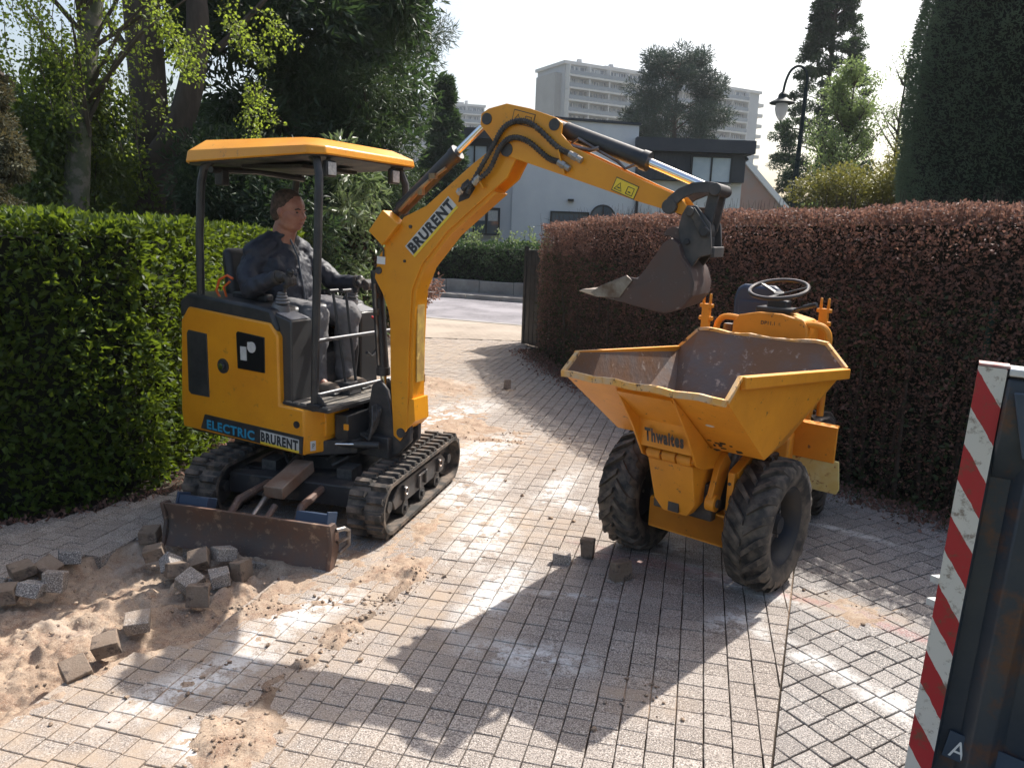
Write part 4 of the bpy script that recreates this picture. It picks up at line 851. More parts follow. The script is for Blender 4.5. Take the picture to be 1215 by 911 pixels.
# weld and solidify: outside paint, inside bare rusty steel
bm=bmesh.new(); vs_=[bm.verts.new(p) for p in b.v]; 
for f in b.f: bm.faces.new([vs_[i] for i in f])
bmesh.ops.remove_doubles(bm,verts=bm.verts,dist=1e-4); cen=Vector((0,-.05,1.02)); bm.normal_update()
for fl in list(bm.faces):
    if (fl.calc_center_median()-cen).dot(fl.normal)<0: fl.normal_flip()
me=bpy.data.meshes.new('skip'); bm.to_mesh(me); bm.free(); me.materials.append(YELD); me.materials.append(SKIN_IN)
sk=link('skip',me,None,DM); so_=sk.modifiers.new('thickness','SOLIDIFY'); so_.thickness=.010; so_.offset=-1; so_.material_offset=1; so_.material_offset_rim=0
for s in(-1,1):  # folded top rails
    b=B(); o_=Vector((s*.018,0,0)); a0=Vector(pt(s,*RF)); a1=Vector(pt(s,*RR))
    d=(a1-a0).normalized(); q=[a0+Vector((-s*.012,0,.006)),a0+Vector((s*.026,0,.004)),a0+Vector((s*.026,.0,-.05)),a0+Vector((s*.004,0,-.056))]
    e=[v+(a1-a0) for v in q]; e[0]+=Vector((0,0,0)); b.loft([q,e] if s>0 else [q,e]); b.obj('top_rail',YELD,sk,bevel=.004)
    b=B(); b.bar(Vector(pt(s,*RF))+Vector((0,0,.0)),Vector(pt(s,*LP))+Vector((0,-.004,0)),.022,.020); b.obj('lip_corner',RIM,sk,bevel=.003)
    b=B(); b.bar(Vector(pt(s,*RR))+Vector((0,0,.003)),Vector(pt(s,*RE_))+Vector((0,0,.003)),.035,.02); b.obj('corner_rail',RIM,sk,bevel=.003)
b=B(); pts=[]; 
for k in range(15): x=-.43+.86*k/14; pts.append((x,-.785-.004*math.sin(k*2.1),1.120+.004*math.sin(k*1.7)))
b2=B()
for k in range(14): b2.bar(pts[k],pts[k+1],.022,.030)
b2.obj('lip_strip',RIM,sk)
b=B(); pts=[(-.39+.78*k/12,.572,1.242+.008*math.sin(k*1.3)-.012*(5<k<8)) for k in range(13)]
for k in range(12): b.bar(pts[k],pts[k+1],.035,.018)
b.obj('rear_rail',RIM,sk)
# a little soil left in the skip
b=B(); r=random.Random(3)
for _ in range(60): 
    x=r.uniform(-.05,.33);y=r.uniform(-.35,-.05); z=.757+max(0,(-y-.26))*.72; b.ball((x,y,z+.006),(r.uniform(.008,.03),r.uniform(.008,.025),r.uniform(.008,.02)),6)
tag(b.obj('skip_rubble',SANDM,DM),kind='stuff')
b=B(); b.ball((.24,-.50,.955),(.05,.035,.03),7); b.ball((.30,-.56,.99),(.035,.02,.02),6); b.obj('concrete_lump',LBL,DM)
# underside gussets and hinge tower
for s in(-1,1):
    b=B(); b.prism([(-.735,1.085),(-.60,.99),(-.30,.765),(-.10,.742),(-.20,.64),(-.36,.665),(-.44,.70),(-.55,.86)],s*.150-.006,s*.150+.006,ax='yz'); b.obj('gusset',YELD,sk,bevel=.002)
b=B(); b.prism([(-.50,.90),(-.47,.755),(-.46,.755),(-.49,.905)],-.145,.145,ax='yz'); b.prism([(-.735,1.07),(-.50,.90),(-.49,.905),(-.72,1.085)],-.145,.145,ax='yz'); b.obj('name_plate',YELD,sk)
text('lettering','Thwaites',(-.105,-.4985,.79),(1,0,0),(0,-.2,1),.215,.075,BLK,sk,.0015,bold=.05)
b=B(); b.cyl((-.135,-.415,.715),(.135,-.415,.715),.018); 
for k in(-1,0,1): b.cyl((k*.085-.036,-.415,.715),(k*.085+.036,-.415,.715),.032,n=18)
b.obj('hinge_roller',YELD,DM)
tw=[(-.43,.685),(-.335,.44),(-.31,.39),(-.05,.39),(-.05,.66),(-.20,.70)]
b=B(); 
F=[(-.125,-.425,.685),(.125,-.425,.685),(.118,-.345,.46),(.07,-.325,.385),(-.07,-.325,.385),(-.115,-.345,.45)]
Bk=[(x,.0,z) for x,y,z in F]; b.loft([F[::-1],Bk[::-1]]); to=b.obj('hinge_tower',YELD,DM,bevel=.006)
b=B(); b.box((.0,-.337,.425),(.06,.02,.05)); b.obj('slot',BLK,to)
b=B(); b.box((.012,-.13,.31),(.46,.14,.17)); b.prism([(-.20,.39),(-.12,.39),(-.12,.22),(-.20,.22)],-.22,.26,ax='yz'); b.obj('axle_beam',YELD,DM,bevel=.006)
b=B(); b.cyl((-.30,0,.35),(.30,0,.35),.055); b.obj('axle',DUSTB,DM)
b=B(); b.prism([(-.30,.50),(-.27,.43),(-.21,.44),(-.10,.66),(-.16,.72),(-.24,.66)],.155,.185,ax='yz'); b.cyl((.15,-.265,.475),(.20,-.265,.475),.045,n=18); b.obj('lift_link',YELD,DM,bevel=.003)
b=B(); b.cyl((.195,-.265,.475),(.212,-.265,.475),.022,n=12); b.obj('link_pin',DUSTB,DM)
b=B(); b.box((.245,-.20,.52),(.035,.05,.24)); b.bar((.245,-.19,.62),(.25,.15,.74),.05,.04); b.obj('side_bracket',YELD,DM,bevel=.004)
for z_ in(.43,.58): 
    b=B(); b.cyl((.24,-.228,z_),(.24,-.222,z_),.009,n=10); b.obj('bolt_hole',BLK,DM)
for s in(-1,1):
    b=B(); b.cyl((s*.10,-.20,.40),(s*.07,.20,.60),.032); b.obj('tip_ram',DUSTB,DM); 
b=B(); b.box((0,.25,.46),(.34,1.0,.20)); b.obj('front_chassis',DUSTB,DM,bevel=.01)
# wheels
wn=[0]; NUT=B().cyl((.03,0,0),(.048,0,0),.010,n=6)
def wheel(cx,cy,ang=0,out=1):
    M=Matrix.Translation((cx,cy,.35))@Matrix.Rotation(ang,4,'Z')@Matrix.Scale(out,4,(1,0,0)) if out>0 else Matrix.Translation((cx,cy,.35))@Matrix.Rotation(ang+math.pi,4,'Z')
    e=bpy.data.objects.new('wheel',None); COL.objects.link(e); e.parent=DM; e.matrix_local=M
    b=B(); b.lathe([(-.085,.205),(-.105,.225),(-.118,.27),(-.112,.305),(-.095,.324),(0,.330),(.095,.324),(.112,.305),(.118,.27),(.105,.225),(.085,.205)],(0,0,0),(1,0,0),48); b.obj('tyre',TYR,e,ang=60)
    b=B(); b.lathe([(-.085,.206),(-.08,.19),(-.03,.18),(.0,.17),(.02,.10),(.035,.085),(.035,.0)],(0,0,0),(1,0,0),32); b.lathe([(-.03,.18),(.07,.19),(.09,.214),(.095,.214),(.095,.206),(.075,.185),(.03,.172),(.0,.17)],(0,0,0),(1,0,0),40)
    b.cyl((.03,0,0),(.065,0,0),.05,.045,16)
    rm=b.obj('rim',mat('dark_blue_rim',(.008,.014,.026),.6,c2=(.04,.035,.03),sc=8) if 'dark_blue_rim' not in bpy.data.materials else bpy.data.materials['dark_blue_rim'],e)
    for k in range(5): a=2*math.pi*k/5; o=NUT.obj('wheel_nut',STEEL,e); o.location=(0,.07*math.cos(a),.07*math.sin(a))
    if 'lug_R' not in LUG:
        for key,sg in(('lug_R',1),('lug_L',-1)):
            lb=B(); n=5; top=[];rings=[]
            for i in range(n):
                t=i/(n-1); x=sg*(.004+.112*t); an=-.30*(1-t)**1.2+.10; rad=.330-.0*t
                rr=rad-(.045*max(0,t-.72)/.28)
                hw=.014+.006*t; hh=.022
                def P(dx,h_,w_): 
                    a=an+w_/.33; return (x+0, (rr+h_)*math.sin(a),(rr+h_)*math.cos(a))
                rings.append([P(0,-.012,-hw*1.25),P(0,hh,-hw),P(0,hh,hw),P(0,-.012,hw*1.25)])
            lb.loft(rings); LUG[key]=lb.mesh('lug',TYR,40)
    for k in range(20):
        for key,ph in(('lug_R',0),('lug_L',.5)):
            o=bpy.data.objects.new('lug',LUG[key]); COL.objects.link(o); o.parent=e; o.matrix_local=Matrix.Rotation(-2*math.pi*(k+ph)/20,4,'X')
LUG={}
wheel(.375,0,0,1); wheel(-.375,0,0,-1)
BA=R(14); MB_=Matrix.Translation((-.03,.62,0))@Matrix.Rotation(BA,4,'Z')    # rear half, turned at the articulation
for s in(-1,1):
    p=MB_@Vector((s*.33,.62,.35)); wheel(p.x,p.y,BA,s)
b=B(MB_); b.box((0,.45,.52),(.50,1.0,.26)); b.box((0,.72,.78),(.62,.62,.32)); b.obj('engine_cover',YELD,DM,bevel=.02)
b=B(MB_); b.box((0,.95,.55),(.60,.10,.40)); b.obj('rear_weight',YELD,DM,bevel=.02)
for s in(-1,1):
    b=B(); 
    if s>0: b.box((.275,.85,.607),(.29,.02,.22)); b.box((.26,.93,.69),(.25,.15,.015))
    else: b.box((-.50,.80,.60),(.25,.02,.2)); b.box((-.50,.95,.70),(.25,.3,.015))
    b.obj('mudguard',YELD,DM,bevel=.004)
b=B(); b.prism([(.12,.51),(.445,.51),(.465,.34),(.45,.305),(.12,.305)],.855,.87,ax='xz'); b.obj('warning_plate',PALE,DM,bevel=.006)
# console, wheel, seat
b=B(); C0=[(-.235,.68,.80),(.235,.68,.80),(.235,.68,1.30),(.20,.68,1.345),(.07,.68,1.372),(-.07,.68,1.372),(-.19,.68,1.345),(-.225,.68,1.30)]
b.loft([C0[::-1],[(x*.93,.95,z-.01) for x,y,z in C0][::-1]]); b.obj('console',YELD,DM,bevel=.012)
text('lettering','DP11.1',(-.045,.6775,1.30),(1,0,0),(0,0,1),.085,.022,INK,DM,.001,bold=.02)
for s in(-1,1):
    b=B(); b.tube(smooth([(s*.20,.72,1.318),(s*.28,.72,1.322),(s*.325,.72,1.30),(s*.345,.72,1.25),(s*.345,.72,1.12),(s*.345,.72,.80)]),.020,10); b.obj('hand_hoop',YELD,DM)
b=B(); b.box((0,.80,1.385),(.22,.14,.03)); b.cyl((0,.85,1.36),(.0,.80,1.49),.026,.022); b.box((0,.82,1.41),(.12,.09,.06)); b.obj('dashboard',BLK,DM,bevel=.008)
b=B(); b.cyl((.10,.78,1.39),(.245,.74,1.44),.008); b.cyl((.17,.76,1.415),(.25,.74,1.44),.014); b.obj('shuttle_lever',BLK,DM)
b=B(); ax_=Vector((0,-.30,1)).normalized(); cs=Vector((0,.79,1.508)); b.torus(cs,ax_,.168,.0125,48,10); sw=b.obj('steering_wheel',mat('brown_black_rim',(.035,.025,.022),.3,coat=.3),DM)
b=B(); q_=ax_.to_track_quat('Z','Y').to_matrix()
for a in(R(25),R(150),R(268)): b.bar(cs-ax_*.035,cs+q_@Vector((math.cos(a)*.165,math.sin(a)*.165,0)),.028,.009)
b.cyl(cs-ax_*.06,cs-ax_*.02,.035,.03,16); b.obj('spokes',BLK,sw,bevel=.002)
b=B(); b.prism([(-.155,1.20),(.155,1.20),(.165,1.42),(.145,1.49),(.10,1.515),(-.10,1.515),(-.145,1.49),(-.165,1.42)],1.10,1.17); b.M=Matrix(); se=b.obj('seat_back',NAVY,DM,bevel=.025); se.location=(-.26,0,-.01)
b=B(); b.prism([(-.11,1.23),(.11,1.23),(.12,1.41),(-.12,1.41)],1.085,1.10); b.box((0,1.09,1.33),(.2,.012,.01)); o_=b.obj('seat_pad',NAVY,se,bevel=.01)
b=B(); b.box((-.24,.98,1.16),(.36,.34,.10)); b.obj('seat_cushion',NAVY,DM,bevel=.03)
b=B(); b.box((-.20,1.0,1.03),(.26,.26,.18)); b.obj('seat_pedestal',DUSTB,DM)
for (x_,y_,z1) in((-.385,.64,1.395),(.235,.93,1.405)):
    b=B(); b.box((x_,y_,(1.0+z1)/2),(.05,.035,z1-1.0)); b.box((x_,y_,z1-.012),(.085,.03,.022)); b.cyl((x_-.045,y_,z1-.09),(x_+.045,y_,z1-.09),.014)
    for dx in(-.022,.022): b.cyl((x_+dx,y_,z1),(x_+dx,y_,z1+.062),.010,.008,8)
    b.obj('roll_bar_stub',YELD,DM,bevel=.004)
b=B(); b.box((-.30,.80,1.24),(.05,.05,.06)); b.box((-.28,.9,1.1),(.04,.3,.1)); b.obj('control_box',STEEL,DM)

# ---------------------------------------------------------------- container at the right edge
CO=thing('waste_container','dark blue steel waste container with a red and white striped corner post','container',(1.205,2.0,0),R(-30)); CO.rotation_euler[1]=R(1.2)
CBL=mat('scraped_dark_blue_paint',(.022,.034,.052),.42,c2=(.055,.062,.07),sc=4,c3=(.12,.055,.03),sc3=3.2,lo3=.53,hi3=.62,bump=.002,bsc=20)
CBL2=mat('light_blue_grey_paint',(.055,.085,.13),.45,c2=(.04,.06,.09),sc=6,c3=(.16,.09,.05),sc3=9,lo3=.64,hi3=.7)
def stripe_mat():
    m=bpy.data.materials.new('red_white_hazard_stripes'); m.use_nodes=True; n=m.node_tree.nodes;l=m.node_tree.links;b_=n['Principled BSDF']
    tc=n.new('ShaderNodeTexCoord'); sp=n.new('ShaderNodeSeparateXYZ'); l.new(tc.outputs['Object'],sp.inputs[0])
    def M_(op,a,c=None):
        x=n.new('ShaderNodeMath'); x.operation=op
        for i_,v_ in enumerate((a,c)):
            if v_ is None: continue
            if isinstance(v_,(int,float)): x.inputs[i_].default_value=v_
            else: l.new(v_,x.inputs[i_])
        return x.outputs[0]
    ns=n.new('ShaderNodeTexNoise'); ns.inputs['Scale'].default_value=28; ns.inputs['Detail'].default_value=6; l.new(tc.outputs['Object'],ns.inputs[0])
    v=M_('ADD',sp.outputs['Z'],M_('MULTIPLY',sp.outputs['X'],1.45)); v=M_('ADD',v,-.055); v=M_('ADD',v,M_('MULTIPLY',ns.outputs[0],.016)); v=M_('FRACT',M_('DIVIDE',v,.205)); v=M_('GREATER_THAN',v,.5)
    x=n.new('ShaderNodeMix');x.data_type='RGBA'; l.new(v,x.inputs[0]); x.inputs[6].default_value=(.66,.63,.57,1); x.inputs[7].default_value=(.42,.022,.03,1)
    n2=n.new('ShaderNodeTexNoise'); n2.inputs['Scale'].default_value=22; n2.inputs['Detail'].default_value=9; n2.inputs['Roughness'].default_value=.75; l.new(tc.outputs['Object'],n2.inputs[0])
    r_=n.new('ShaderNodeMapRange'); r_.inputs[1].default_value=.53; r_.inputs[2].default_value=.63; r_.inputs[4].default_value=.8; l.new(n2.outputs[0],r_.inputs[0])
    y=n.new('ShaderNodeMix');y.data_type='RGBA'; l.new(r_.outputs[0],y.inputs[0]); l.new(x.outputs[2],y.inputs[6]); y.inputs[7].default_value=(.14,.085,.05,1)
    l.new(y.outputs[2],b_.inputs['Base Color']); b_.inputs['Roughness'].default_value=.45; return m
STR=stripe_mat(); CH=1.495
# end post: narrow striped face looks left, recessed panel faces the camera
b=B(); b.prism([(0,0),(.066,-.004),(.075,.03),(.03,.06),(.005,.05)],.08,CH,ax='xy'); pst=b.obj('end_post',CBL,CO,bevel=.003)
b=B(); b.prism([(-.001,.0),(.065,-.004),(.065,-.008),(-.001,-.004)],.08,CH-.002,ax='xy'); b.obj('striped_face',STR,pst)
b=B(); b.box((.78,.045,.78),(1.42,.03,1.36)); b.obj('end_panel',CBL,CO)
for x_ in(.17,.50,.95): 
    b=B(); b.prism([(x_-.05,.031),(x_-.02,-.0),(x_+.03,-.0),(x_+.06,.031)],.12,1.24,ax='xy'); b.obj('panel_rib',CBL,CO,bevel=.004)
b=B(); b.prism([(-.03,1.32),(.03,1.19),(.05,1.19),(.05,1.47),(-.01,1.47)],.068,1.5,ax='yz'); b.obj('top_beam',CBL,CO,bevel=.008)
b=B(); b.prism([(.085,1.44),(.30,1.45),(.33,1.29),(.13,1.27)],-.042,-.034,ax='xz'); b.obj('lifting_flap',CBL2,CO,bevel=.004)
b=B(); b.box((.78,.02,CH-.008),(1.42,.08,.020)); b.obj('rim_rail',LBL,CO,bevel=.004)
b=B(); b.prism([(.0,-.006),(.07,-.008),(.07,.05),(.0,.05)],CH,CH+.006,ax='xy'); b.obj('post_cap',mat('scuffed_cap',(.5,.45,.42),.5,c2=(.45,.06,.05),sc=20),CO)
b=B(); b.prism([(.19,1.475),(.25,1.475),(.27,1.42),(.26,1.40)],-.052,-.042,ax='xz'); b.obj('reflector',mat('red_paint',(.45,.02,.03),.4),CO)
b=B(); b.box((.76,1.7,.78),(1.46,3.3,1.38)); b.v=[v for v in b.v]; 
b2=B(); b2.box((.045,1.7,.78),(.03,3.3,1.38)); b2.box((1.48,1.7,.78),(.03,3.3,1.38)); b2.box((.76,1.7,.12),(1.4,3.3,.03)); b2.box((.76,3.34,.78),(1.4,.03,1.38)); 
b2=B(); b2.prism([(.01,.06),(1.5,.06),(2.2,.9),(1.0,.9)],.12,.15,ax='xy'); b2.obj('container_floor',CBL,CO); b2=B(); b2.prism([(.01,.055),(.04,.055),(1.03,.9),(1.0,.9)],.10,1.46,ax='xy'); b2.obj('side_panel',CBL,CO)
plate('id_plate',(.085,.020,.345),(1,0,-.12),(.12,0,1),.20,.085,.003,CBL2,CO); text('lettering','ALB',(.10,.0165,.352),(1,0,-.12),(.12,0,1),.10,.055,WHT,CO,.001)
for z_ in(.86,.79):
    b=B(); b.prism([(-.022,.02),(.0,.01),(.0,.04)],z_,z_+.02,ax='xy'); b.obj('hook',LBL,CO)
# ---------------------------------------------------------------- hedges and planting
GL=mat('privet_leaf',(.022,.048,.010),.5,attr=(.065,.105,.018),trans=.35,tcol=(.15,.21,.015),spec=.3)
BL_=mat('beech_leaf',(.065,.048,.042),.6,attr=(.32,.175,.135),trans=.25,tcol=(.33,.18,.13),spec=.4)
MOSS=mat('moss_leaf',(.03,.06,.015),.8,attr=(.06,.10,.02),trans=.2,tcol=(.08,.14,.02))
TWIG=mat('hedge_twigs',(.05,.038,.028),.85,c2=(.09,.07,.055),sc=20)
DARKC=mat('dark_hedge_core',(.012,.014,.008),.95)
BARK=mat('grey_brown_bark',(.10,.080,.062),.9,c2=(.055,.042,.033),sc=5,lo=.4,hi=.6,bump=.012,bsc=14,stretch=(1,1,.25))
BARKP=mat('mottled_bark',(.15,.135,.11),.85,c2=(.07,.08,.045),sc=7,lo=.45,hi=.55,bump=.006)
DKG=mat('dark_conifer_leaf',(.015,.030,.016),.6,attr=(.050,.085,.040),trans=.25,tcol=(.06,.11,.03))
PNG=mat('pine_needles',(.020,.036,.022),.55,attr=(.055,.085,.045),trans=.15,tcol=(.05,.09,.03))
LGT=mat('young_birch_leaf',(.08,.12,.018),.5,attr=(.17,.21,.035),trans=.5,tcol=(.27,.35,.04))
IVY=mat('ivy_leaf',(.03,.055,.014),.45,attr=(.10,.14,.03),trans=.38,tcol=(.16,.23,.03))
BRC=mat('brown_cypress_leaf',(.05,.055,.035),.8,attr=(.10,.105,.06),trans=.2,tcol=(.15,.12,.05))
YEWM=mat('trimmed_yew_leaf',(.07,.11,.065),.6,attr=(.15,.20,.12),trans=.35,tcol=(.15,.21,.13))
YGR=mat('yellow_green_leaf',(.08,.09,.02),.55,attr=(.20,.185,.05),trans=.25,tcol=(.24,.23,.05))

def hedge(root,name,path,thick,height,m,n,size,lump,base=.0,nrm_side=-1,top_var=.06,shell=.16,asp=.6,tone_top=0,thin=None,spread=.9,droop=0):
    """path = foot of the near face; thickness goes away from the near side (to the right of the path for nrm_side=+1)"""
    P=np.array(path,float); d=np.diff(P,axis=0); L=np.hypot(d[:,0],d[:,1]); cum=np.r_[0,np.cumsum(L)]; tot=cum[-1]
    def at(s):
        k=np.clip(np.searchsorted(cum,s,side='right')-1,0,len(L)-1); t=(s-cum[k])/L[k]; p=P[k]+d[k]*t[:,None]; u_=d[k]/L[k][:,None]; return p,np.stack([u_[:,1],-u_[:,0]],1)*nrm_side
    hf=height if callable(height) else (lambda s:np.full(np.shape(s),height))
    areaF=tot*2; areaT=tot*thick; nf=int(n*areaF/(areaF+areaT+2*thick)); ntp=int(n*areaT/(areaF+areaT+2*thick)); ne=n-nf-ntp
    pos=[];nor=[]
    s=rng.uniform(0,tot,nf); z=rng.random(nf); 
    if thin is not None: z=np.where(rng.random(nf)<thin,z,z**.7)
    p,n_=at(s); H_=hf(s); lum=(fbm(s,z*H_,.5,1)-.5)*lump*2+(fbm(s,z*H_,.13,2)-.5)*lump; dep=rng.random(nf)**1.6*shell
    edge=np.clip((z-.93)/.07,0,1)*.10
    xy=p+n_*(dep-lum+edge)[:,None]; pos.append(np.c_[xy,base+z*H_+.0]); nor.append(np.c_[-n_,np.full(nf,.15)])
    s=rng.uniform(0,tot,ntp); p,n_=at(s); w_=rng.random(ntp)*thick; H_=hf(s); xy=p+n_*w_[:,None]
    zz=base+H_+(fbm(xy[:,0],xy[:,1],.35,3)-.5)*top_var*2+(vn(xy[:,0],xy[:,1],.1,4)-.5)*top_var-rng.random(ntp)**1.5*.08; pos.append(np.c_[xy,zz]); nor.append(np.tile([0,0,1.],(ntp,1)))
    for e_ in(0,1):
        k=ne//2; s=np.full(k,tot if e_ else 0.); p,n_=at(s); w_=rng.random(k)*thick; H_=hf(s); z=rng.random(k); u_=d[-1 if e_ else 0]/L[-1 if e_ else 0]*(1 if e_ else -1)
        xy=p+n_*w_[:,None]-u_*(rng.random(k)[:,None]*.12)+u_*((fbm(w_,z,.3,5)-.5)*lump*2)[:,None]; pos.append(np.c_[xy,base+z*H_]); nor.append(np.tile([u_[0],u_[1],.1],(k,1)))
    PP=np.concatenate(pos);NN=np.concatenate(nor)
    o=leaves(name,PP,NN,size,m,root,asp=asp,spread=spread,droop=droop); o['kind']='stuff'
    # solid dark core in place of twigs, added to block the light
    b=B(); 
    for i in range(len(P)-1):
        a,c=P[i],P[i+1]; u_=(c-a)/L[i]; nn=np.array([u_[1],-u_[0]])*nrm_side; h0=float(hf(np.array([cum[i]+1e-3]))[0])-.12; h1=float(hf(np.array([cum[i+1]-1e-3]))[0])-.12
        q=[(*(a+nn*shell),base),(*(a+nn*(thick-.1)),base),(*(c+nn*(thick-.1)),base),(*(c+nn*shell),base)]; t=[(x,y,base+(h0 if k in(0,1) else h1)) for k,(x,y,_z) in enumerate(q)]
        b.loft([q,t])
    b.obj('light_blocking_core',DARKC,root)
    return o,at,tot
HG=thing('green_hedge','tall clipped green privet hedge along the left side of the driveway','hedge')
hedge(HG,'foliage',[(-4.4,2.9),(-3.6,3.42),(-2.99,4.2),(-2.60,4.50),(-2.36,4.85),(-2.34,5.6),(-2.48,8),(-2.62,9.6)],1.3,lambda s:1.78-.10*np.clip((s-4)/2,0,1)+0*s,GL,62000,.052,.09,nrm_side=-1,top_var=.05,shell=.20)
HB=thing('beech_hedge','long reddish brown beech hedge behind the dumper','hedge')
bh=[(.34,11.6),(.87,9.34),(1.75,7.1),(2.53,5.5),(3.0,4.9),(3.75,4.05),(4.9,2.9)]
hb_top=lambda s: np.interp(s,[0,2.3,4.7,6.5,7.5,9],[1.90,1.98,2.02,2.05,2.06,2.05])
_,hat,htot=hedge(HB,'foliage',bh[::-1],1.0,lambda s:hb_top(htot_-s),BL_,2,.03,.05) if False else (None,None,None)
P_=np.array(bh); LL=np.r_[0,np.cumsum(np.hypot(*np.diff(P_,axis=0).T))]; htot_=LL[-1]
o,hat,htot=hedge(HB,'foliage',bh,1.05,hb_top,BL_,150000,.027,.06,nrm_side=-1,top_var=.05,shell=.22,thin=.35,asp=.65,spread=1.3)
s=rng.uniform(0,htot,11000); z=rng.random(11000)**1.3*1.5; p,n_=hat(s); leaves('green_leaves',np.c_[p+n_*(rng.random(11000)*.16-.03)[:,None],z],np.c_[-n_,np.full(11000,.2)],.04,mat('dark_privet_leaf',(.03,.045,.018),.6,attr=(.06,.085,.03),trans=.2,tcol=(.08,.12,.03)),HB,asp=.6,spread=1.1)['kind']='stuff'  # darker green leaves mixed in low among the beech leaves
# twigs and stems of the hedge
b=B(); r=random.Random(8)
for k in range(1600):
    s=np.array([r.uniform(0,htot)]); p,n_=hat(s); p=p[0];n_=n_[0]; z=r.uniform(.05,2.0)*r.random()**.2; a=r.uniform(0,.12)
    x,y=p+n_*a; d=Vector((-n_[0]+r.gauss(0,.7),-n_[1]+r.gauss(0,.7),r.uniform(-.1,1.2))).normalized()*r.uniform(.08,.28); q=Vector((x,y,z)); b.tube([q,q+d*.5+Vector((0,0,.01)),q+d],[.003,.0025,.001],3)
for k in range(900):
    s=np.array([r.uniform(0,htot)]); p,n_=hat(s); p=p[0]+n_[0]*r.uniform(0,1.0); h_=float(hb_top(s)[0]); q=Vector((p[0],p[1],h_-.1)); b.tube([q,q+Vector((r.gauss(0,.03),r.gauss(0,.03),r.uniform(.12,.26)))],[.003,.001],3)
for k in range(110):
    s=np.array([htot*(k+r.random())/110]); p,n_=hat(s); p=p[0]+n_[0]*r.uniform(.02,.2); b.tube([(p[0],p[1],-.02),(p[0]+r.gauss(0,.03),p[1]+r.gauss(0,.03),.5),(p[0]+r.gauss(0,.06),p[1]+r.gauss(0,.06),1.1)],[.018,.013,.008],5)
b.obj('twigs',TWIG,HB,kind='stuff')
# leaf litter and moss under the hedge
n=9000; s=rng.uniform(0,htot,n); p,n_=hat(s); a=rng.normal(-.16,.13,n); xy=p+n_*a[:,None]; o=leaves('leaf_litter',np.c_[xy,np.full(n,.003)+rng.random(n)*.012],np.tile([0,0,.25],(n,1)),.030,BL_,None,asp=.7,spread=.9); tag(o,'fallen brown beech leaves along the foot of the hedge','leaves',kind='stuff')
n=16000; s=rng.uniform(0,htot,n); p,n_=hat(s); a=rng.normal(-.05,.12,n); xy=p+n_*a[:,None]; o=leaves('moss',np.c_[xy,np.full(n,-.004)],np.tile([0,0,1.],(n,1)),.018,MOSS,None,asp=.5,spread=.7); tag(o,'green moss strip between the hedge and the pavers','moss',kind='stuff')
n=2500; s=rng.uniform(0,1,n); yy=3.0+s*6; xx=np.interp(yy,HLy,HLx)+rng.normal(.0,.06,n); o=leaves('fallen_leaves',np.c_[xx,yy,np.full(n,.004)],np.tile([0,0,.3],(n,1)),.03,BL_,None,asp=.6); tag(o,'dry leaves at the foot of the green hedge','leaves',kind='stuff')
# green post seen in the beech hedge
b=B(); b.cyl((3.10,5.05,-.05),(3.16,5.02,1.45),.022,n=8); tag(b.obj('fence_post',mat('green_post_paint',(.012,.06,.045),.5)),'thin dark green fence post standing in the beech hedge at the right','post')
# dark gate leaf at the far end of the beech hedge
GT=thing('garden_gate','dark folded back gate of upright boards at the far end of the beech hedge','gate',(.22,12.15,0),R(-55))
for k in range(5):
    b=B(); b.box((k*.115,0,.76),(.105,.045,1.50)); b.obj('board',BLK,GT,bevel=.004)
b=B(); b.box((-.10,0,.78),(.05,.06,1.56)); b.box((.25,.04,.35),(.66,.03,.08)); b.box((.25,.04,1.2),(.66,.03,.08)); b.obj('gate_frame',BLK,GT)
b=B(); b.box((.30,12.5,.74),(.10,.10,1.48)); tag(b.obj('gate_post',mat('brown_post',(.10,.05,.035),.7)),'brown wooden gate post behind the dark gate','post')

# ---------------------------------------------------------------- trees
def clumps(C,Rr,per,size,m,root,name='crown',asp=.35,flat=.7,droop=.15,spread=.8,tone=None):
    C=np.asarray(C);Rr=np.asarray(Rr); n=len(C)*per; idx=np.repeat(np.arange(len(C)),per)
    d=rng.normal(0,1,(n,3)); d/=np.linalg.norm(d,axis=1)[:,None]; rad=rng.random(n)**.45
    off=d*rad[:,None]*Rr[idx][:,None]; off[:,2]*=flat
    tn=np.clip(rng.random(len(C))[idx]*.6+rng.random(n)*.4,0,1)
    o=leaves(name,C[idx]+off,d,size,m,root,asp=asp,spread=spread,droop=droop,tone=tn); o['kind']='stuff'; return o
def trunk(root,base,top,r0,r1,m=BARK,limbs=(),name='trunk',bend=.15,seed=0,n=9):
    r=random.Random(seed); b=B(); base=Vector(base);top=Vector(top); pts=[];rs=[]
    for i in range(n):
        t=i/(n-1); pts.append(base.lerp(top,t)+Vector((r.gauss(0,bend),r.gauss(0,bend),0))*math.sin(math.pi*t)*.5); rs.append(r0+(r1-r0)*t**.8)
    b.tube(pts,rs,12)
    for (t,tip,rr) in limbs:
        i=min(n-2,int(t*(n-1))); p=pts[i].lerp(pts[i+1],t*(n-1)-i); tip=Vector(tip); mid=p.lerp(tip,.5)+Vector((r.gauss(0,.1),r.gauss(0,.1),.05*(tip-p).length)); b.tube([p,mid,tip],[rr,rr*.6,rr*.25],6)
    return b.obj(name,m,root,ang=60)
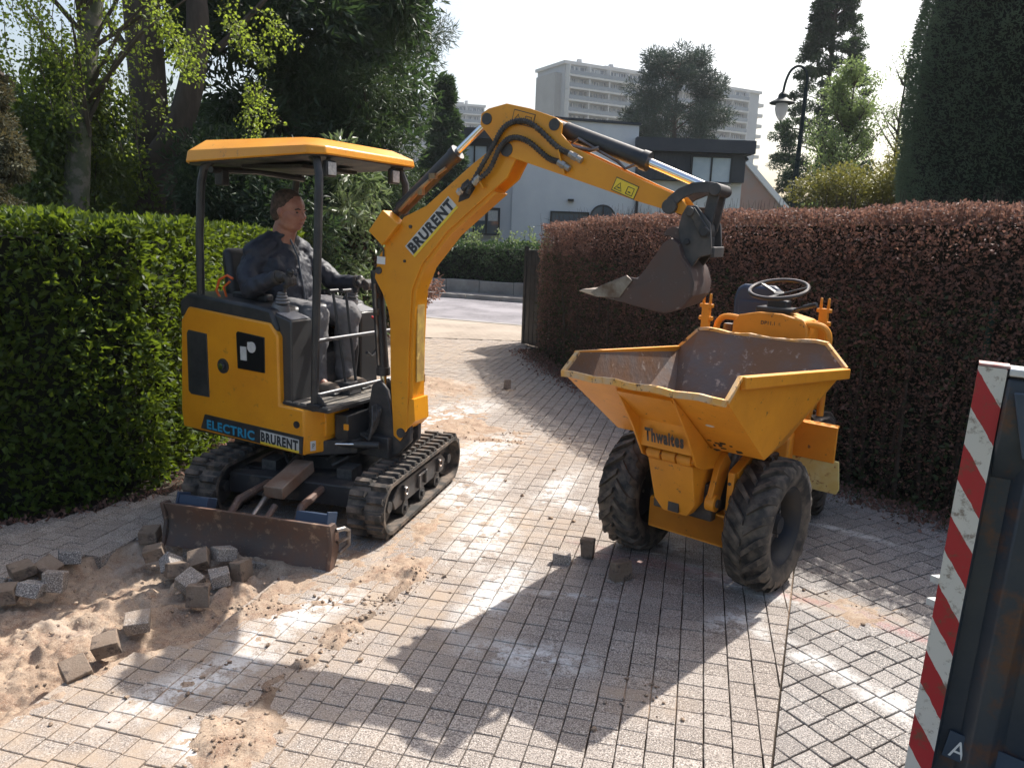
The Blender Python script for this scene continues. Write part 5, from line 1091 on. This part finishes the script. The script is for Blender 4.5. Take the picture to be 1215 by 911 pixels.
def conifer(name,label,cat,x,y,h,rad,m,nc=120,per=260,size=.14,z0=.6,shape=1.0,cl=.5,asp=.22,droop=.2,seed=1,tr=.22,clr=None,flat=.55):
    r=random.Random(seed); root=thing(name,label,cat,(x,y,0)); C=[];Rr=[];lm=[]
    for i in range(nc):
        t=r.random()**.85; z=z0+(h-z0)*t; rr=rad*((1-t)**shape*.95+.05)*(.45+.6*r.random()**.6); a=r.uniform(0,2*math.pi)
        p=(rr*math.cos(a),rr*math.sin(a),z+r.gauss(0,.1)); C.append(p); Rr.append(cl*(.5+.6*r.random())*(.35+.65*(1-t)))
        if i%3==0: lm.append((min(.95,max(.05,(z-.1*rr)/h)),p,.035))
    trunk(root,(0,0,-.3),(0,0,h*.98),tr,.02,limbs=lm,seed=seed,bend=.05)
    clumps(C,Rr,per,size,m,root,asp=asp,droop=droop,flat=flat); return root
# far left mass
def mass_tree(name,label,cat,x,y,zlo,zhi,rx,ry,m,nc,per,size,cl,seed,asp=.3,trk=.25,bark=BARK,droop=.2,fill=.35,lean=(0,0),flat=.7):
    r=random.Random(seed); root=thing(name,label,cat,(x,y,0)); C=[];Rr=[];lm=[]
    for i in range(nc):
        a=r.uniform(0,2*math.pi); t=r.random(); z=zlo+(zhi-zlo)*t; k=math.sqrt(max(.05,1-(2*t-1)**2*.75))*(fill+(1-fill)*r.random()**.5)
        p=(rx*k*math.cos(a)+lean[0]*t,ry*k*math.sin(a)+lean[1]*t,z); C.append(p);Rr.append(cl*(.6+.7*r.random()))
        if i%3==0: lm.append((min(.93,max(.1,(z-.5)/zhi)),p,.05))
    if trk: trunk(root,(0,0,-.3),(lean[0],lean[1],zhi*.95),trk,.04,m=bark,limbs=lm,seed=seed)
    clumps(C,Rr,per,size,m,root,asp=asp,droop=droop,flat=flat); return root
mass_tree('evergreen_tree','huge dark evergreen tree behind the excavator canopy','tree',-3.6,13.0,1.2,9.5,1.9,1.8,DKG,170,420,.17,.62,11,asp=.3)
mass_tree('evergreen_tree','dark evergreen left of the biggest one, behind the bent trunk','tree',-5.6,15.0,.6,3.9,2.3,1.6,DKG,90,420,.17,.6,12)
mass_tree('fir_tree','lighter green fir between the canopy and the boom','tree',-2.6,12.2,.3,4.6,.9,.9,mat('fir_needles',(.02,.045,.018),.6,attr=(.05,.085,.03),trans=.2,tcol=(.07,.11,.03)),90,520,.08,.42,13,asp=.25)
# pine whose long-needled branches reach right against the sky
PN=thing('pine_tree','tall pine with fluffy needle branches reaching right against the white sky','tree',(-4.95,15.5,0))
r=random.Random(21); C=[];Rr=[];lm=[]
for k in range(95):
    z=r.uniform(4.6,9.8); x=r.uniform(-.5,3.25)-abs(z-6.6)*.10*r.random(); yy=r.uniform(-1.5,1.5)
    if z<5.0 and x>2.4: z+=.6
    C.append((x,yy,z));Rr.append(r.uniform(.28,.5)); 
    if k%2==0: lm.append((min(.93,(z-.6)/10),(x,yy,z),.05))
trunk(PN,(0,0,-.3),(.3,0,10.5),.28,.06,limbs=lm,seed=4)
clumps(C,Rr,520,.15,PNG,PN,asp=.10,droop=0,spread=.7,flat=.75)
# bare trunks
TT=thing('forked_tree','old tree with one straight and one bent grey brown trunk rising behind the hedge','tree',(-4.9,10.6,0))
b=B(); b.tube([(.1,0,-.3),(.05,0,1.5),(-.05,0,3.0),(-.10,0,5.2),(-.12,0,7.5)],[.30,.27,.235,.23,.20],14); b.obj('trunk',BARK,TT,ang=60)
b=B(); b.tube(smooth([(-.05,-.25,1.7),(.10,-.25,2.45),(.42,-.25,2.95),(.62,-.2,3.6),(.68,-.1,4.3),(.60,0,5.2),(.5,.1,7.6)],5),[.20-.003*i for i in range(31)],12); b.obj('bent_trunk',BARK,TT,ang=60)
b=B()
for a_ in(((-.1,0,3.6),(-.8,.2,4.6),(-1.3,.3,5.6),.06),((.84,.1,4.0),(1.5,.2,4.7),(2.2,.2,5.1),.05),((-.1,0,4.4),(.3,-.3,5.2),(.5,-.5,6.2),.05),((.8,.1,4.8),(.3,-.1,5.6),(-.2,-.2,6.4),.05)): b.tube([a_[0],a_[1],a_[2]],[a_[3],a_[3]*.6,a_[3]*.3],6)
b.obj('limb',BARK,TT)
# birch with hanging light leaves, on the left
BR=thing('birch_tree','mottled trunk tree hung with bright young leaves at the upper left','tree',(-5.22,9.0,0))
r=random.Random(31); C=[];Rr=[];b=B()
b.tube([(0,0,-.3),(.05,0,1.5),(.22,0,3.0),(.42,.1,4.2),(.5,.1,5.6),(.52,.1,7)],[.155,.14,.125,.10,.08,.05],12); b.obj('trunk',BARKP,BR,ang=60)
b=B()
for k in range(70):
    x0=r.uniform(-.9,2.5)*(1 if k%3 else .4); y0=r.uniform(-.9,.5); z0=r.uniform(3.3,5.6); ln=r.uniform(.6,1.5)*(1 if x0<1 else .45); p=Vector((x0,y0,z0)); pts=[p]
    for i in range(6): p=p+Vector((r.gauss(0,.06),r.gauss(0,.05),-ln/6)); pts.append(p); C.append(tuple(p)); Rr.append(.13)
    b.tube(pts,.005,3)
for k in range(16):
    z=r.uniform(3.2,5.6); a=(r.uniform(-.9,2.5),r.uniform(-.9,.5),z+.4); b.tube([(.3,0,z-.7),((a[0]+.3)/2,a[1]/2,z),a],[.03,.018,.007],5)
b.obj('twigs',BARK,BR,kind='stuff')
clumps(C,Rr,26,.042,LGT,BR,asp=.7,droop=.6,flat=1)
# ivy and shrubs under it
def bush(name,label,x,y,z1,rx,ry,m,nc,per,size,cl,seed,asp=.6,z0=.1,flat=.8,droop=.1): return mass_tree(name,label,'shrub',x,y,z0,z1,rx,ry,m,nc,per,size,cl,seed,asp=asp,trk=0,fill=.2,droop=droop,flat=flat)
bush('ivy_column','ivy covered stump and branches under the birch, left of the straight trunk',-5.35,9.3,3.5,.62,.6,IVY,60,330,.07,.34,41,droop=.6)
bush('shrub','dark green shrub behind the hedge at the far left',-5.9,10.0,3.3,1.1,.8,IVY,50,300,.08,.4,42)
bush('shrub','dark spiky shrub seen through the rear of the cab',-3.4,9.9,2.75,1.0,.7,DKG,60,320,.10,.36,43,asp=.3)
bush('rhododendron','shrub with pale leaf whorls right of the driver head',-2.35,10.6,2.9,.45,.45,mat('pale_shrub_leaf',(.05,.09,.03),.4,attr=(.24,.27,.15),trans=.25,tcol=(.2,.28,.1)),26,110,.14,.25,44,asp=.3)
bush('red_shrub','dull red brown hedge plant behind the driver',-2.35,12.3,1.75,.95,.5,BL_,40,330,.06,.32,45)
conifer('cypress_bush','grey green cone shaped cypress at the left picture edge above the hedge','shrub',-4.72,6.8,3.3,.62,BRC,150,420,.045,cl=.26,asp=.35,seed=46,shape=.62,tr=.06)
conifer('cypress_tree','narrow dark conical cypress in front of the far left flats','tree',-2.5,25.5,6.2,1.0,DKG,130,240,.22,cl=.55,asp=.3,seed=51,shape=.8)
conifer('spruce_tree','tall ragged dark conifer behind the street lamp','tree',12.9,34,13.9,2.7,DKG,380,210,.15,cl=.55,asp=.3,seed=52,shape=.8,tr=.3,flat=.5,droop=.25)
mass_tree('black_pine','round topped dark pine in front of the big block of flats','tree',9.6,50,5.0,12.9,3.0,2.4,mat('far_pine_needles',(.02,.042,.03),.6,attr=(.045,.078,.05),trans=.15,tcol=(.05,.08,.05)),120,330,.34,.75,53,asp=.14,trk=.4,fill=.25,droop=-.2)
# light green leafing tree and bare twiggy trees at the right
def twiggy(name,label,x,y,h,spreadr,nl,m,seed,size=.09,per=26,r0=.10,lowz=.25):
    r=random.Random(seed); root=thing(name,label,'tree',(x,y,0)); b=B(); C=[]
    b.tube([(0,0,-.2),(.05,0,h*.4),(0,0,h*.75),(.05,0,h)],[r0,r0*.7,r0*.35,r0*.1],8)
    for k in range(nl):
        t=r.uniform(lowz,.95); p=Vector((0,0,h*t)); a=r.uniform(0,6.28); ln=spreadr*(1.15-t)*r.uniform(.6,1.3); q=p+Vector((math.cos(a)*ln,math.sin(a)*ln,ln*r.uniform(.7,1.5))); b.tube([p,p.lerp(q,.5)+Vector((0,0,-.05)),q],[r0*.3,r0*.16,r0*.05],4)
        for j in range(7):
            u_=p.lerp(q,r.uniform(.2,1)); v_=u_+Vector((r.gauss(0,.3),r.gauss(0,.3),r.uniform(.1,.6)))*spreadr*.35; b.tube([u_,v_],[r0*.07,r0*.03],3); C+= [tuple(u_.lerp(v_,w_)) for w_ in(.4,.7,1)]
    b.obj('trunk',BARK,root,ang=80); clumps(C,[.16*spreadr/1.2]*len(C),per,size,m,root,asp=.6,flat=1); return root
LGN=mat('fresh_green_leaf',(.10,.14,.05),.5,attr=(.18,.22,.09),trans=.4,tcol=(.22,.30,.10))
twiggy('leafing_tree','light green tree just coming into leaf right of the street lamp',8.0,19.5,6.0,1.5,46,LGN,61,size=.07,per=13)
twiggy('bare_tree','almost bare twiggy tree between the light green tree and the yew',9.7,20.5,6.6,1.2,30,LGN,62,size=.05,per=4)
twiggy('bare_tree','thin bare tree touching the left edge of the big yew',9.9,17.6,5.6,1.0,24,LGN,63,size=.05,per=4,r0=.07)
bush('yellow_hedge','yellow green clipped hedge bank below the spruce',6.1,14.2,2.9,1.75,.8,YGR,90,420,.06,.38,64,asp=.6,z0=.5)
bush('yellow_hedge','taller end of the yellow green hedge beside the yew',7.2,13.6,3.35,1.0,.8,YGR,60,420,.06,.38,65,asp=.6,z0=.5)
# giant trimmed yew
YW=thing('yew_tree','giant smoothly clipped dark green yew column at the right edge','tree',(7.30,9.6,0))
n=170000; a=rng.uniform(math.pi*.35,math.pi*1.75,n); z=rng.random(n)**.9*8.2
prof=lambda z:np.interp(z,[0,1.5,3,4.5,5.6,6.6,7.4,8.0,8.25],[2.15,2.35,2.45,2.42,2.25,1.90,1.45,.85,.05])
rr=prof(z)+(fbm(a*2.2,z,.5,1)-.5)*.16+(fbm(a*2.2,z,.12,2)-.5)*.10-rng.random(n)**2*.12
o=leaves('crown',np.c_[rr*np.cos(a),rr*np.sin(a),z],np.c_[np.cos(a),np.sin(a),np.full(n,.4)],.050,YEWM,YW,asp=.3,spread=.8,tone=np.clip(fbm(a*2.2,z,.4,3)*1.2-.1+rng.random(n)*.3-.15,0,1)); o['kind']='stuff'
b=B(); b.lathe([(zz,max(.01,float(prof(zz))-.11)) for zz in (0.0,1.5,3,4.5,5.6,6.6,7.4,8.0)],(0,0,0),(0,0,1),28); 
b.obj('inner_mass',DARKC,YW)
# street side hedge, wall
SH=thing('street_hedge','dark green garden hedge on a low wall across the street','hedge')
pa=[SP(-14,5.35)[:2],SP(12,5.35)[:2]]
hedge(SH,'foliage',pa,1.3,lambda s:1.25+.18*(fbm(s,s*0,1.1,2)-.3),mat('laurel_leaf',(.015,.038,.012),.5,attr=(.05,.09,.03),trans=.25,tcol=(.06,.12,.03)),42000,.085,.22,base=.10,nrm_side=-1,top_var=.22,shell=.3)
b=B(); r=random.Random(9); pts=[]
for k in range(60): 
    a_=r.uniform(-4,3); x,y,_z=SP(a_,r.uniform(5.5,6.4)); h_=r.uniform(1.5,1.95); b.tube([(x,y,1.2),(x+r.gauss(0,.05),y,h_)],[.008,.004],3); pts+=[(x,y,1.2+(h_-1.2)*u_) for u_ in(.3,.6,.9)]
b.obj('shoots',TWIG,SH,kind='stuff'); clumps(pts,[.09]*len(pts),14,.07,LGN,SH,name='young_leaves',asp=.5)
GW=thing('garden_wall','low grey concrete block wall in front of the street hedge','wall')
for k in range(-14,12):
    b=B(); p=[SP(k*1.0+dx,b_,z_) for z_ in(.06,.42+.01*(k%2)) for b_ in(5.12,5.32) for dx in(.006,.994)]; b.add(p,[(0,2,3,1),(4,5,7,6),(0,1,5,4),(2,6,7,3),(0,4,6,2),(1,3,7,5)]); b.obj('wall_slab',KERB,GW,bevel=.01)
# street lamp
SL=thing('street_lamp','dark green street lamp with a curved swan neck and hanging lantern','street lamp',(6.30,18.0,0))
LG=mat('dark_green_lamp_paint',(.008,.02,.022),.6,spec=.2)
b=B(); b.cyl((0,0,-.1),(0,0,1.2),.085,.075,14); b.tube([(0,0,1.2),(.02,0,3.0),(.05,0,5.15)],[.06,.055,.045],12); b.torus((0,0,1.2),(0,0,1),.085,.02,16,6); b.torus((.03,0,3.6),(0,0,1),.06,.015,16,6); b.obj('pole',LG,SL)
b=B(); b.tube(smooth([(.05,0,5.1),(.05,0,5.35),(-.02,0,5.53),(-.17,0,5.60),(-.33,0,5.50),(-.42,0,5.28),(-.46,0,5.02)],4),.028,8); b.obj('swan_neck',LG,SL)
b=B(); b.lathe([(0,.04),(.05,.09),(.12,.10),(.16,.15),(.20,.24),(.23,.28),(.25,.26),(.25,.0)],(-.46,0,5.04),(0,0,-1),24); lt=b.obj('lantern_hood',LG,SL)
b=B(); b.lathe([(0,.13),(.10,.145),(.24,.11),(.34,.05),(.36,.0)],(-.46,0,4.79),(0,0,-1),20); b.obj('lantern_glass',mat('clear_lantern_glass',(.75,.78,.8),.1,spec=.8,trans=.6,tcol=(.8,.8,.8)),lt)

# ---------------------------------------------------------------- house across the street
WAL=mat('pale_grey_render',(.70,.71,.72),.85,c2=(.64,.65,.67),sc=1.5); WAL2=mat('pale_grey_render_wing',(.58,.59,.61),.85,c2=(.53,.54,.57),sc=1.5)
DCL=mat('dark_slate_cladding',(.028,.033,.045),.6,c2=(.04,.045,.055),sc=2); WFR=mat('dark_window_frame',(.02,.022,.025),.4)
BRICK=brick_mat('pinkish_brick',(.28,.15,.115),(.36,.20,.15),(.35,.30,.27),4,0)
HO=thing('white_house','modern pale grey rendered house with flat roofs and dark cladding','house',(0,27,0),0)
b=B(); b.box((-1.25,2.5,1.75),(2.1,5,3.9)); b.obj('left_wing',WAL2,HO)
b=B(); b.prism([(-.22,-.2),(4.13,-.2),(4.0,5.42),(-.22,5.58)],-.05,6); b.obj('main_wall',WAL,HO)
b=B(); b.prism([(-.3,5.58),(4.06,5.425),(4.06,5.50),(-.3,5.66)],-.12,6.05); b.obj('roof_edge',DCL,HO)
b=B(); b.box((5.9,2.9,1.70),(3.56,5.6,3.9)); b.obj('right_wing',WAL,HO)
b=B(); b.box((5.82,2.8,4.12),(3.72,5.9,.92)); b.box((5.9,2.7,4.80),(4.0,6.3,.42)); cl=b.obj('upper_box',DCL,HO)
for k in range(14):
    b=B(); b.box((4.12+k*.128,-.158,4.12),(.118,.02,.90)); 
    if 4.12+k*.128<5.75: b.obj('cladding_board',DCL,cl)
b=B(); b.box((-1.45,2.6,4.3),(2.3,5.2,1.0)); b.box((-1.45,2.5,4.97),(2.5,5.6,.34)); b.obj('left_upper_box',DCL,HO)
def window(x0,x1,z0,z1,y,nx=2,ny=1,gl=GLASS,blind=0,par=HO):
    w=x1-x0;hh=z1-z0; b=B(); t=.055; b.box((x0+w/2,y,z0+t/2),(w,.09,t)); b.box((x0+w/2,y,z1-t/2),(w,.09,t))
    for k in range(nx+1): b.box((x0+t/2+(w-t)*k/nx,y,(z0+z1)/2),(t,.085,hh-.002))
    for k in range(1,ny): b.box((x0+w/2,y,z0+hh*k/ny),(w,.08,t*.8))
    f=b.obj('window',WFR,par)
    for k in range(nx):
        b=B(); b.box((x0+t/2+(w-t)*(k+.5)/nx,y+.01,(z0+z1)/2),((w-t)/nx-t*.9,.02,hh-t*1.8)); b.obj('pane',gl,f)
        if blind: b=B(); b.box((x0+t/2+(w-t)*(k+.5)/nx,y-.004,z1-.1-blind/2),((w-t)/nx-t*2,.012,blind)); b.obj('blind',LBL,f)
    b=B(); b.box((x0+w/2,y-.03,z0-.02),(w+.08,.14,.035)); b.obj('sill',KERB,f)
window(-1.56,-.62,1.60,2.54,-.03,2,1,GLASS,.35); window(-2.02,-1.1,3.82,4.62,-.03,2,1,GLASSB); window(1.12,2.46,2.05,2.50,-.08,1,1,GLASS)
window(5.82,7.22,3.60,4.50,-.18,2,1,GLASSB)
b=B(); b.prism([(2.93+.42*math.cos(math.pi*k/14),2.33+.42*math.sin(math.pi*k/14)) for k in range(15)]+[(2.51,1.9),(3.35,1.9)],-.09,-.06); ar=b.obj('arched_window',GLASS,HO)
b=B(); b.tube([(2.51,-.09,1.9)]+[(2.93+.42*math.cos(math.pi*(1-k/14)),-.09,2.33+.42*math.sin(math.pi*k/14)) for k in range(15)]+[(3.35,-.09,1.9)],.03,6); b.box((2.93,-.095,2.3),(.04,.03,.9)); b.obj('window_frame',WFR,ar)
b=B(); b.box((1.80,-.12,2.88),(.20,.14,.08)); b.obj('wall_lamp',WFR,HO)
b=B(); b.cyl((4.08,-.12,0),(4.08,-.12,3.7),.05); b.obj('downpipe',WFR,HO)
BH=thing('brick_house','pinkish brick gable house with white barge boards right of the grey house','house',(9.3,31.5,0),0)
b=B(); b.prism([(-2.6,0),(2.6,0),(2.6,1.9),(-.35,4.85),(-2.6,2.9)],0,8); b.obj('gable_wall',BRICK,BH)
b=B(); b.bar((-.45,-.06,4.98),(2.75,-.06,1.80),.16,.20); b.bar((-.25,-.06,4.98),(-2.7,-.06,2.6),.16,.20); b.obj('barge_board',WHT,BH)
b=B(); b.prism([(-.35,5.02),(3.2,1.6),(3.2,1.5),(-.35,4.9)],.05,8.2); b.prism([(-.35,5.02),(-3,2.5),(-3,2.4),(-.35,4.9)],.05,8.2); b.obj('roof',DCL,BH)
b=B(); b.box((-.62,-.02,3.70),(.36,.08,.56)); f_=b.obj('window',WHT,BH); b=B(); b.box((-.62,-.065,3.70),(.22,.02,.40)); b.obj('pane',GLASS,f_)

# ---------------------------------------------------------------- blocks of flats
CONC=mat('pale_concrete',(.42,.43,.44),.85,c2=(.37,.38,.39),sc=.12); CONL=mat('light_balcony_band',(.58,.56,.53),.85); RAIL=mat('balcony_glass_rail',(.20,.23,.26),.35); FARG=mat('far_window_strip',(.10,.12,.14),.2,c2=(.34,.36,.37),sc=.7,lo=.47,hi=.53,stretch=(1,1,.4))
def flats(name,label,p0,p1,depth,ztop,floors,fh,endw=0,group=None):
    p0=Vector((*p0,0));p1=Vector((*p1,0)); L_=(p1-p0).length; root=thing(name,label,'building',p0,math.atan2(p1.y-p0.y,p1.x-p0.x))
    b=B(); b.box((L_/2,depth/2,ztop/2),(L_,depth,ztop)); b.obj('tower_body',CONC,root)
    b=B(); b.box((L_/2,depth/2,ztop+.35),(L_+1.0,depth+1.0,.7)); b.obj('roof_slab',CONL,root)
    b=B(); b.box((L_/2+1,depth/2,ztop+1.2),(L_*.6,depth*.5,1.2)); b.obj('roof_house',CONC,root)
    for k in range(6):
        x=L_*(.1+.15*k); b=B(); b.box((x,depth*.3,ztop+1.6),(.9,.9,1.6)); b.obj('roof_vent',CONC,root)
    for f in range(floors):
        z=ztop-fh*(f+1)
        if z<3: break
        x1=L_-endw
        b=B(); b.box((x1/2,-.9,z+.1),(x1-.4,1.9,.42)); b.obj('balcony',CONL,root)
        b=B(); b.box((x1/2,-1.82,z+.80),(x1-.6,.06,.85)); b.obj('balcony_rail',RAIL,root)
        b=B(); b.box((x1/2,-.04,z+1.45),(x1-.6,.06,1.9)); b.obj('window_strip',FARG,root)
        b=B(); n_=int(x1/5.5)
        for k in range(n_+1): b.box((.3+(x1-.6)*k/n_,-.9,z+1.4),(.25,1.75,2.3))
        for k in range(n_*4): b.box((.3+(x1-.6)*(k+.5)/(n_*4),-.10,z+1.45),(.14,.08,1.9))
        b.obj('partition',CONL,root,kind='stuff')
        if endw:
            b=B(); b.box((L_+1.6,depth*.45,z+.25),(3.4,depth*.7,.9)); b.obj('end_balcony',CONL,root)
            b=B(); b.box((L_+.02,depth*.45,z+1.6),(.1,depth*.6,1.6)); b.obj('end_window',FARG,root)
    return root
flats('block_of_flats','long pale block of flats with stacked balconies, behind the dark pine',(9.9,190),(65.0,220),13,40.6,13,2.75,endw=5)
TAr=COL.objects['block_of_flats']
b=B(); b.box((-.9,6,19.4),(1.8,9,38.8)); b.obj('stair_wing',mat('weathered_concrete',(.36,.35,.33),.9,c2=(.30,.29,.27),sc=.2),TAr)
flats('block_of_flats','distant pale block of flats at the left, half hidden by the pine',(-50.0,268),(-13.0,276),14,43.0,13,2.85)
# distant green line that closes the horizon
FG=mat('far_tree_leaf',(.03,.05,.03),.8,attr=(.06,.08,.045))
n=26000; xs=rng.uniform(-130,130,n); hh=3.2+3.2*fbm(xs,xs*0,9,2); o=leaves('distant_trees',np.c_[xs,95+rng.normal(0,3,n),rng.random(n)*hh],np.tile([0,-1.,.3],(n,1)),.9,FG,None,asp=.7); tag(o,'far line of trees behind the houses','trees',kind='stuff')

# ---------------------------------------------------------------- spring haze
hm=bpy.data.materials.new('haze'); hm.use_nodes=True; n_=hm.node_tree.nodes; n_.remove(n_['Principled BSDF']); pv=n_.new('ShaderNodeVolumePrincipled')
pv.inputs['Color'].default_value=(.86,.92,1,1); pv.inputs['Density'].default_value=.00045; pv.inputs['Anisotropy'].default_value=.3
hm.node_tree.links.new(pv.outputs[0],n_['Material Output'].inputs['Volume'])
b=B(); b.box((0,145,23.5),(660,382,49)); hz=b.obj('haze',hm); tag(hz,kind='stuff')

GRP={'block_of_flats':'blocks of flats in the distance','bare_tree':'bare trees behind the beech hedge','evergreen_tree':'dark evergreens behind the green hedge','yellow_hedge':'yellow green clipped shrubs beside the yew','shrub':'shrubs behind the green hedge'}
for o_ in COL.objects:
    k_=o_.name.split('.')[0]
    if o_.parent is None and k_ in GRP and 'label' in o_: o_['group']=GRP[k_]
